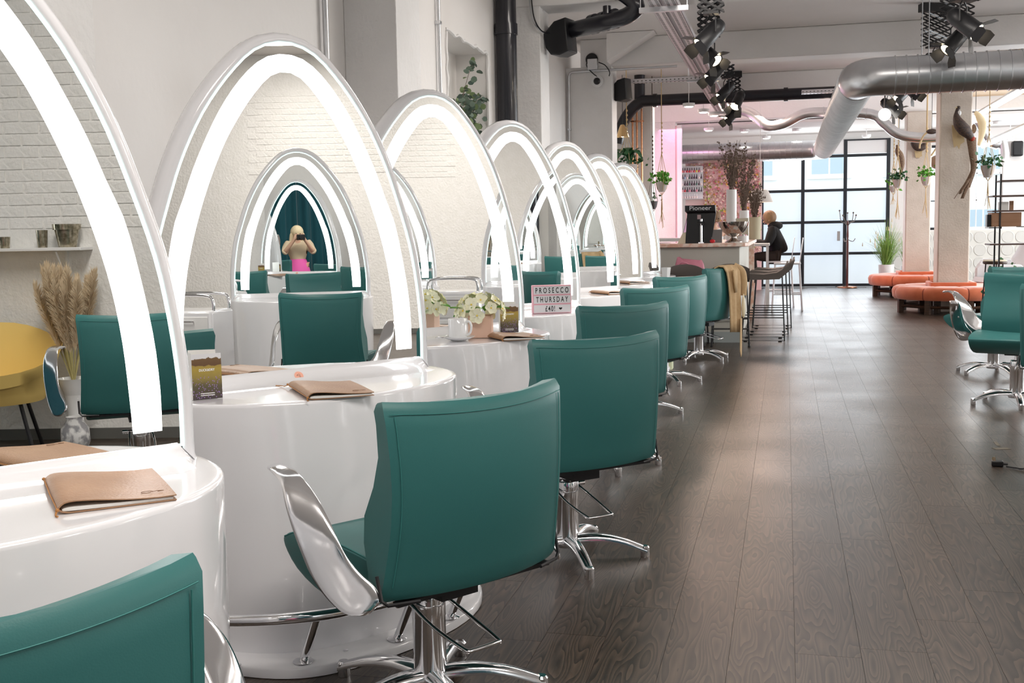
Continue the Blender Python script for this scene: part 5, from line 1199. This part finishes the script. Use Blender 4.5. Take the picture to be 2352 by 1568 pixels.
pp_ = at(2065, 358, 20.3); t = thing('hanging_bird', 'brown bird mounted head-up beside the far left planter rope', 'mounted bird', pp_); body = catmull([(-.03,0,.16),(-.02,0,.08),(.02,0,0),(.05,0,-.14),(.03,0,-.32)], 4); n = len(body)
MB().tube(body, [.012+.045*math.sin(PI*(.06+.9*i/(n-1))) for i in range(n)], 12).build('bird_body', m_feather2, t, angle=90); MB().ball((.05,.01,-.06), .05, 12, 8, (.6,.6,1.6)).build('wing', m_feather, t, angle=90); MB().tube([(0,0,.1),(0,0,3.55-pp_.z)], .004, 6).build('wire', m_black, t); MB().ball((-.035,0,.17), .022, 10, 6).build('head', m_feather2, t, angle=90)
pp_ = at(2152, 372, 21.6); plain('hanging_gourd', 'round brown gourd pot hanging between the two columns', 'gourd', pp_, MB().ball((0,0,0), .13, 20, 12, (1,1,.95)).tube([(0,0,.12),(.0,0,3.16-pp_.z)], .006, 6), mat('gourd_skin', (.25,.15,.09), .5))
pp_ = at(2247, 292, 17.4); t = thing('cream_bird', 'cream mounted bird hanging at the right of the nearer column', 'mounted bird', pp_); body = catmull([(-.05,0,.22),(.0,0,.16),(.05,0,.05),(.05,0,-.1),(.01,0,-.26)], 4); n = len(body)
MB().tube(body, [.012+.045*math.sin(PI*(.06+.9*i/(n-1))) for i in range(n)], 12).build('bird_body', mat('cream_feathers', (.70,.58,.38), .8), t, angle=90); MB().ball((-.06,0,-.02), .045, 12, 8, (.8,.6,1.5)).build('wing', m_feather2, t, angle=90); MB().tube([(-.04,0,.2),(-.04,0,3.22-pp_.z)], .004, 6).build('wire', m_black, t)

# ---- right edge: shelf rack, side table, wash chairs
t = thing('metal_shelf_rack', 'black metal rack with thin shelves and a wooden box at the right edge', 'shelf', (2.50, 14.5, 0))
for x in (0,.62):
    for y in (0,.32): MB().bb(x-.009,x+.009,y-.009,y+.009,0,1.80 if x else 1.86).build('upright', m_blackm, t)
for z, x0, w_ in ((1.78,-.0,.62),(1.60,-.09,.72),(1.42,-.09,.72),(1.02,-.11,.75),(.62,0,.62),(.25,0,.62)): MB().bb(x0,x0+w_,-.02,.34,z-.012,z+.006).build('shelf_board', mat('brown_board', (.10,.06,.05), .5) if 'brown_board' not in bpy.data.materials else bpy.data.materials['brown_board'], t)
MB().bb(-.09,.24,0,.3,1.23,1.40).build('wooden_box', m_brownwood, t, bevel=.004); MB().bb(.24,.62,0,.3,1.22,1.23).build('shelf_board', m_blackm, t)
plain('small_carton', 'small white carton on the metal rack above the wooden box', 'box', (2.56, 14.65, 1.428), MB().bb(-.05,.05,-.05,.05,0,.10), m_paper)
plain('dark_bottle', 'small dark carton standing upright on the metal rack', 'box', (2.65, 14.65, 1.428), MB().bb(-.02,.02,-.03,.03,0,.11), m_brownwood)
plain('speaker_box', 'small black box on the left end of the metal rack shelf', 'box', (2.40, 14.62, 1.228), MB().bb(-.035,.035,-.06,.06,0,.15), m_black); MB().bb(-.12,.0,0,.3,1.212,1.224).build('shelf_board', m_blackm, t)
t = thing('round_side_table', 'round dark rimmed side table with cream top at the right', 'table', (2.66, 15.7, 0)); MB().lathe([(.001,.74),(.14,.74),(.15,.75),(.15,.775),(.001,.775)], 30).build('rim', m_dwood, t); MB().lathe([(.001,.776),(.145,.776),(.145,.79),(.001,.79)], 30).build('cream_cushion', mat('cream_cloth', (.8,.72,.55), .8), t)
for k_ in range(3): a = k_*2*PI/3+.5; MB().tube([(.12*math.cos(a),.12*math.sin(a),.74),(.17*math.cos(a),.17*math.sin(a),0)], .009, 6).build('leg', m_blackm, t)
t = thing('potted_bush', 'dark green bush in a terracotta pot beneath the round side table', 'plant', (2.86, 15.98, 0)); MB().lathe([(.001,0),(.10,0),(.14,.30),(.12,.30),(.001,.26)], 20).build('pot', mat('terracotta', (.55,.2,.08), .7), t); leafcloud('foliage', m_dleaf, t, (0,0,.48), 260, (.11,.11,.10), .06, 55); MB().tube([(0,0,.25),(0,0,.5)], .01, 6).build('stem', m_twig, t)
for i in range(4):
    p = V((3.10+i*.14, 17.9+i*.8, 0)); t = thing('wash_chair', ('nearest', 'second', 'third', 'farthest')[i]+' silver backwash chair at the right beyond the nearer column', 'chair', p, R(20))
    sec = [(-.30,.40),(-.25,.47),(.05,.44),(.20,.47),(.40,.74),(.52,.93),(.56,.93),(.46,.70),(.28,.40),(.10,.32),(-.25,.34)]
    MB().grid([[V((a, y, b)) for a, b in sec] for y in (-.25,-.22,.22,.25)], closeu=True, cap=True).build('seat_shell', m_basin, t, angle=50)
    for y in (-.29,.29): MB().grid([[V((a, y+d, b)) for a, b in ((-.22,.30),(-.22,.60),(-.15,.66),(.15,.66),(.24,.58),(.2,.3))] for d in (-.03,.03)], closeu=True, cap=True).build('arm', m_basin, t, bevel=.015)
    MB().lathe([(.001,.82),(.12,.83),(.19,.90),(.21,.97),(.195,.97),(.17,.90),(.11,.85),(.001,.84)], 24, (.68,0,0)).build('basin', m_china, t); MB().bb(.5,.86,-.2,.2,0,.83).build('basin_stand', m_white, t, bevel=.02); MB().bb(-.2,.2,-.2,.2,0,.33).build('plinth', m_grey, t)
# plug and cable on the floor
p = atz(2290, 1070, 0); t = thing('power_plug', 'black three-pin plug lying on the floor at the right', 'plug', (p.x, p.y, 0), R(-5))
MB().bb(-.028,.03,-.024,.024,0,.030).build('plug_body', m_black, t, bevel=.006); MB().tube([(.03,0,.014),(.052,0,.013)], .007, 8).build('cord_grip', m_black, t)
for y, z in ((-.011,.03),(.011,.03),(0,.03)): MB().bb(-.014 if y else -.024,-.010 if y else -.018,y-.003,y+.003,z,z+.017).build('pin', m_gold, t)
q = [atz(2312,1073,0), atz(2335,1076,0), atz(2360,1077,0), atz(2450,1060,0)]; MB().tube(catmull([(v.x-p.x, v.y-p.y, .006) for v in q], 5), .004, 8).build('cable', m_black, t, angle=60)
t = thing('floor_tape', 'pale worn tape mark on the floor above the plug', 'tape', atz(2300,1030,0)); MB().box(0,0,.0008,.09,.05,.0012,Matrix.Rotation(.3,3,'Z')).box(.0,.14,.0008,.02,.12,.0012).build('tape_piece', mat('worn_tape', (.14,.12,.09), .6), t, kind='stuff')
# ---- by the near right wall (seen in the first mirror)
t = thing('wall_shelf', 'white wall shelf reflected at the left in the first mirror', 'shelf', (3.30, -.28, 1.245)); MB().bb(-.2,0,-.75,.52,-.02,0).build('board', m_white, t, bevel=.003)
for y in (-.3,.35): MB().bb(-.012,-.002,y-.008,y+.008,-.26,-.02).build('bracket', m_white, t); MB().tube([(-.008,y,-.24),(-.17,y,-.025)], .006, 6).build('brace', m_white, t)
for i, (y, r_, h_, lb) in enumerate(((-.62,.035,.07,'smoky glass tumbler at the left end of the wall shelf'), (-.42,.035,.072,'smoky glass tumbler second on the wall shelf'), (-.18,.036,.11,'taller smoky glass tumbler on the wall shelf'))):
    plain('glass_tumbler', lb, 'tumbler', (3.2, -.28+y+.42, 1.2455), MB().lathe([(.001,0),(r_*.8,0),(r_,h_),(r_-.004,h_),(r_*.8-.004,.01),(.001,.01)], 20), m_smoke, group='smoky glasses on the wall shelf')
plain('glass_planter', 'wide rimmed smoky glass pot at the right end of the wall shelf', 'pot', (3.2, .12, 1.2455), MB().lathe([(.001,0),(.055,0),(.075,.11),(.085,.11),(.088,.145),(.08,.145),(.07,.11),(.05,.01),(.001,.01)], 24), m_smoke)
t = thing('pampas_vase', 'tall pale vase of pampas plumes reflected in the first mirror', 'vase', (2.98, .20, 0)); MB().lathe([(.001,0),(.06,0),(.075,.05),(.05,.12),(.045,.22),(.065,.36),(.10,.44),(.094,.44),(.05,.30),(.001,.2)], 28).build('vase_body', m_china, t, angle=60)
random.seed(14)
for i in range(17):
    a = random.uniform(0,6.28); r_ = random.uniform(.04,.25); e = V((r_*math.cos(a), r_*math.sin(a), random.uniform(.98,1.12))); s_ = V((0,0,.40)); MB().tube([s_, s_.lerp(e,.4)], .004, 5).build('stem', m_straw, t)
    pl = MB()
    for k_ in range(620):
        f = random.uniform(.33,1.0); c = s_.lerp(e, f); w_ = .055*math.sin(PI*min(1,(f-.28)/.76))+.004; b_ = random.uniform(0,6.28); d = V((w_*math.cos(b_), w_*math.sin(b_), random.uniform(.03,.07)))
        pl.add([c+V((.004,.003,0)), c+V((-.004,-.003,.0)), c+d], [(0,1,2)])
    pl.build('plume', m_pampas, t, kind='stuff')
plain('fan_vase', 'round white vase with a fan pattern at the foot of the pampas', 'vase', (2.72, .30, 0), MB().lathe([(.001,0),(.05,0),(.085,.09),(.08,.17),(.045,.22),(.05,.24),(.044,.24),(.04,.21),(.001,.1)], 26), mat('marbled_china', (.75,.75,.75), .25, noise=(18,.06,(.3,.3,.32),O1)), angle=60)
t = thing('mustard_armchair', 'mustard tub chair on black legs reflected in the first mirror', 'chair', (2.80, -.20, 0), R(160))
rows = []
for k_, z in enumerate((.33,.38,.48,.58,.66)):
    rows.append([V(((.27+.03*k_)*math.cos(a), (.27+.03*k_)*math.sin(a), z+(.12*max(0,-math.cos(a))**2+.0)*(k_ > 2)-(.14 if k_ > 2 else 0)*max(0,math.cos(a)))) for a in [2*PI*i/28 for i in range(28)]])
MB().grid(rows, closeu=True).lathe([(.001,.33),(.27,.33),(.27,.40),(.001,.42)], 28).build('shell', m_yellow, t, angle=80, kind='stuff')
for a in (.8,2.3,4.0,5.5): MB().tube([(.2*math.cos(a),.2*math.sin(a),.33),(.3*math.cos(a),.3*math.sin(a),0)], .012, 8).build('leg', m_blackm, t)
# teal curtain behind the photographer
rows = [[V((x, .06*math.sin(x*26)+.02*math.sin(x*61), z)) for x in [-1.6+3.9*i/160 for i in range(161)]] for z in (.03,1.2,2.4,3.3)]
t = thing('velvet_curtain', 'deep teal velvet curtain reflected behind the photographer', 'curtain', (.6, -2.7, 0)); o = MB().grid(rows).build('curtain_cloth', m_curtain, t, angle=90); md = o.modifiers.new('th','SOLIDIFY'); md.thickness = .006
MB().tube([(-1.7,0,3.33),(2.4,0,3.33)], .015, 8).build('curtain_rail', m_blackm, t)
for x in (-1.6, 2.3): MB().tube([(x,0,3.33),(x,0,3.56)], .008, 6).build('rail_hanger', m_blackm, t)

# ================================================================== PEOPLE
def skin(name, m, parent, J, E, root=0, sub=2):
    me = bpy.data.meshes.new(name); b = bmesh.new(); ly = b.verts.layers.skin.verify(); vs = []
    for (p, r_) in J:
        v = b.verts.new(p); v[ly].radius = (r_, r_) if not isinstance(r_, tuple) else r_; vs.append(v)
    vs[root][ly].use_root = True
    for i, j in E: b.edges.new((vs[i], vs[j]))
    b.to_mesh(me); b.free(); me.materials.append(m); o = bpy.data.objects.new(name, me); C.objects.link(o); o.parent = parent
    s_ = o.modifiers.new('skin', 'SKIN'); s_.use_smooth_shade = True; u_ = o.modifiers.new('sub', 'SUBSURF'); u_.levels = sub; u_.render_levels = sub
    return o
def person(label, loc, rz, P, cloth, hairm, hair='long', group=None):
    """P: joints with +x = facing; cloth: dict of colours"""
    t = thing('person', label, 'person', loc, rz, group)
    j = P; J = [(j['hip'],.115),(j['waist'],.10),(j['chest'],.125),(j['neck'],.052),(j['head0'],.055),(j['head1'],.088),(j['head2'],.080)]
    E = [(0,1),(1,2),(2,3),(3,4),(4,5),(5,6)]
    for s_ in ('l','r'):
        k_ = len(J); J += [(j['sh'+s_],.055),(j['el'+s_],.040),(j['wr'+s_],.027),(j['ha'+s_],.030)]; E += [(2,k_),(k_,k_+1),(k_+1,k_+2),(k_+2,k_+3)]
        h_ = V(j['ha'+s_]); d = (h_-V(j['wr'+s_])).normalized(); sd = V((0,1,0)); sd = (sd-d*sd.dot(d)).normalized(); dn = d.cross(sd)
        kk = len(J)-1
        for q_, (o_, l_) in enumerate(((-.026,.05),(-.009,.062),(.009,.058),(.026,.045))):
            a = len(J); J += [(h_+d*.02+sd*o_,.010),(h_+d*(.02+l_*.5)+sd*o_+V((0,0,-.004)),.009),(h_+d*(.02+l_)+sd*o_+V((0,0,-.018)),.007)]; E += [(kk,a),(a,a+1),(a+1,a+2)]
        sgn = 1 if s_ == 'l' else -1
        a = len(J); J += [(h_-d*.02+sd*(-.034*sgn),.011),(h_+d*.015+sd*(-.048*sgn),.008)]; E += [(kk,a),(a,a+1)]
        k_ = len(J); J += [(j['th'+s_],.085),(j['kn'+s_],.058),(j['an'+s_],.036),(j['fo'+s_],.034)]; E += [(0,k_),(k_,k_+1),(k_+1,k_+2),(k_+2,k_+3)]
    body = skin('body', m_skin, t, J, E)
    h1 = V(j['head1']); f = V(j.get('face', (1,0,-.1))).normalized(); si = V((0,0,1)).cross(f).normalized(); up = f.cross(si)
    MB().add([h1+f*.105+up*-.022, h1+f*.085+up*.02, h1+f*.085+si*.014-up*.025, h1+f*.085-si*.014-up*.025], [(0,1,2),(0,3,1),(0,2,3)]).build('nose', m_skin, t)
    for s_ in (-1,1): MB().ball(h1+f*.083+si*.032*s_+up*.012, .010, 10, 6).build('eye', m_black, t, angle=90); MB().ball(h1+si*.088*s_-up*.005, .018, 8, 6, (.8,.5,1.2)).build('ear', m_skin, t, angle=90)
    MB().ball(h1+f*.085-up*.045, .016, 10, 6, (.5,1.2,.35)).build('mouth', m_pink, t, angle=90)
    hb = MB().ball(h1-f*.018+up*.028, .112, 18, 12, (1,.95,1.02)); hb.build('hair', hairm, t, angle=90)
    if hair == 'long':
        base = h1-f*.05; HJ = [(base+up*.03,.085),(base-up*.10-f*.02,.085),(V(j['chest'])-f*.10+V((0,0,.05)),.06)]
        skin('long_hair', hairm, t, HJ, [(0,1),(1,2)])
        for s_ in (-1,1): skin('hair_lock', hairm, t, [(h1+si*.075*s_+up*.03,.045),(h1+si*.10*s_-up*.12,.040),(h1+si*.10*s_-up*.24+f*.04,.025)], [(0,1),(1,2)])
    kz_ = 1.25 if cloth.get('coat') else 1
    tj = [(V(j['hip'])+V((0,0,.03)),.140*kz_),(j['waist'],.122*kz_),(j['chest'],.148*kz_),(V(j['neck'])-V((0,0,.04)),.07)]; te = [(0,1),(1,2),(2,3)]
    for s_ in ('l','r'):
        k_ = len(tj); tj += [(j['sh'+s_],.075*kz_),(j['el'+s_],.060*kz_),(V(j['el'+s_]).lerp(V(j['wr'+s_]), cloth.get('sleeve', .95)),.048)]; te += [(2,k_),(k_,k_+1),(k_+1,k_+2)]
    skin('coat' if cloth.get('coat') else 'top', cloth['top'], t, tj, te)
    lj = [(V(j['hip'])-V((0,0,.02)),.128)]; le = []
    for s_ in ('l','r'): k_ = len(lj); lj += [(j['th'+s_],.098),(j['kn'+s_],.072),(j['an'+s_],.052)]; le += [(0,k_),(k_,k_+1),(k_+1,k_+2)]
    skin('trousers', cloth['legs'], t, lj, le)
    for s_ in ('l','r'): skin('shoe', m_black, t, [(V(j['an'+s_])-V((0,0,.02)),.045),(j['fo'+s_],.042)], [(0,1)])
    if 'skirt' in cloth:
        h_ = V(j['hip']); MB().lathe([(.13,.10),(.17,0),(.23,-.22),(.26,-.36),(.25,-.36),(.15,0)], 26, h_).build('skirt', cloth['skirt'], t, angle=60)
    if cloth.get('coat'): MB().ball(V(j['neck'])-V((.06,0,.0)), .12, 16, 10, (1,1.1,.6)).build('hood', cloth['top'], t, angle=90)
    return t
SIT = dict(hip=(-.02,0,.80), waist=(.0,0,.95), chest=(.06,0,1.14), neck=(.11,0,1.29), head0=(.125,0,1.33), head1=(.15,0,1.395), head2=(.15,0,1.45),
    shl=(.08,.17,1.22), ell=(.17,.22,.99), wrl=(.38,.10,1.05), hal=(.45,.07,1.055), shr=(.08,-.17,1.22), elr=(.17,-.22,.99), wrr=(.38,-.10,1.05), har=(.45,-.07,1.055),
    thl=(.05,.09,.80), knl=(.40,.12,.80), anl=(.38,.11,.36), fol=(.48,.11,.31), thr=(.05,-.09,.80), knr=(.40,-.12,.80), anr=(.38,-.11,.36), **{'for': (.48,-.11,.31)}, face=(1,0,-.3))
person('person in a black coat seated on a white high chair at the tall table', (-.12, 18.5, .0), R(180), SIT, dict(top=m_coat, legs=m_trouser, coat=True), m_hair, 'short')
def stand(h, arms='down', lean=0):
    k_ = h/1.7; z = lambda a: a*k_
    P = dict(hip=(0,0,z(.95)), waist=(.0,0,z(1.08)), chest=(.01,0,z(1.26)), neck=(.0,0,z(1.43)), head0=(.01,0,z(1.48)), head1=(.02,0,z(1.56)), head2=(.015,0,z(1.62)),
        thl=(0,.09,z(.88)), knl=(.02,.10,z(.49)), anl=(0,.10,z(.09)), fol=(.12,.11,.035), thr=(0,-.09,z(.88)), knr=(.02,-.10,z(.49)), anr=(0,-.10,z(.09)), shl=(0,.17,z(1.36)), shr=(0,-.17,z(1.36)), **{'for': (.12,-.11,.035)})
    if arms == 'down': P.update(ell=(-.01,.22,z(1.08)), wrl=(.12,.18,z(.95)), hal=(.18,.14,z(.94)), elr=(-.01,-.22,z(1.08)), wrr=(.12,-.18,z(.95)), har=(.18,-.14,z(.94)))
    else: P.update(ell=(.14,.24,z(1.20)), wrl=(.20,.09,z(1.44)), hal=(.20,.06,z(1.50)), elr=(.14,-.24,z(1.20)), wrr=(.20,-.09,z(1.44)), har=(.20,-.06,z(1.50)))
    return P
person('person behind the bar, face just visible left of the tall white vase', (-1.02, 16.35, 0), R(-60), stand(1.53), dict(top=m_white, legs=m_trouser, sleeve=.3), m_hair, 'short')
pnk = mat('hot_pink_dress', (.85,.12,.45), .6); bge = mat('beige_knit', (.62,.50,.36), .9); blonde = mat('blonde_hair', (.75,.60,.38), .6, noise=(40,.2,(.85,.72,.5),(1,1,.2)))
ph = person('person photographing, seen only in the mirrors, blonde, pink dress and beige top', (.16, -.46, 0), R(104), stand(1.42, 'up'), dict(top=bge, legs=m_skin, skirt=pnk, sleeve=.1), blonde, 'long')
t = thing('photo_camera', 'black camera held up by the photographer, seen in the mirrors', 'camera', (.115, -.215, 1.25), R(104)); MB().bb(-.03,.03,-.065,.065,-.045,.045).build('camera_body', m_black, t, bevel=.008); MB().tube([(.03,0,0),(.08,0,0)], .035, 18).build('camera_lens', m_black, t)
person('person in a white top beside the photographer, seen only in the mirrors', (-.28, -.72, 0), R(80), stand(1.55), dict(top=m_white, legs=m_trouser, sleeve=.3), m_hair, 'long')
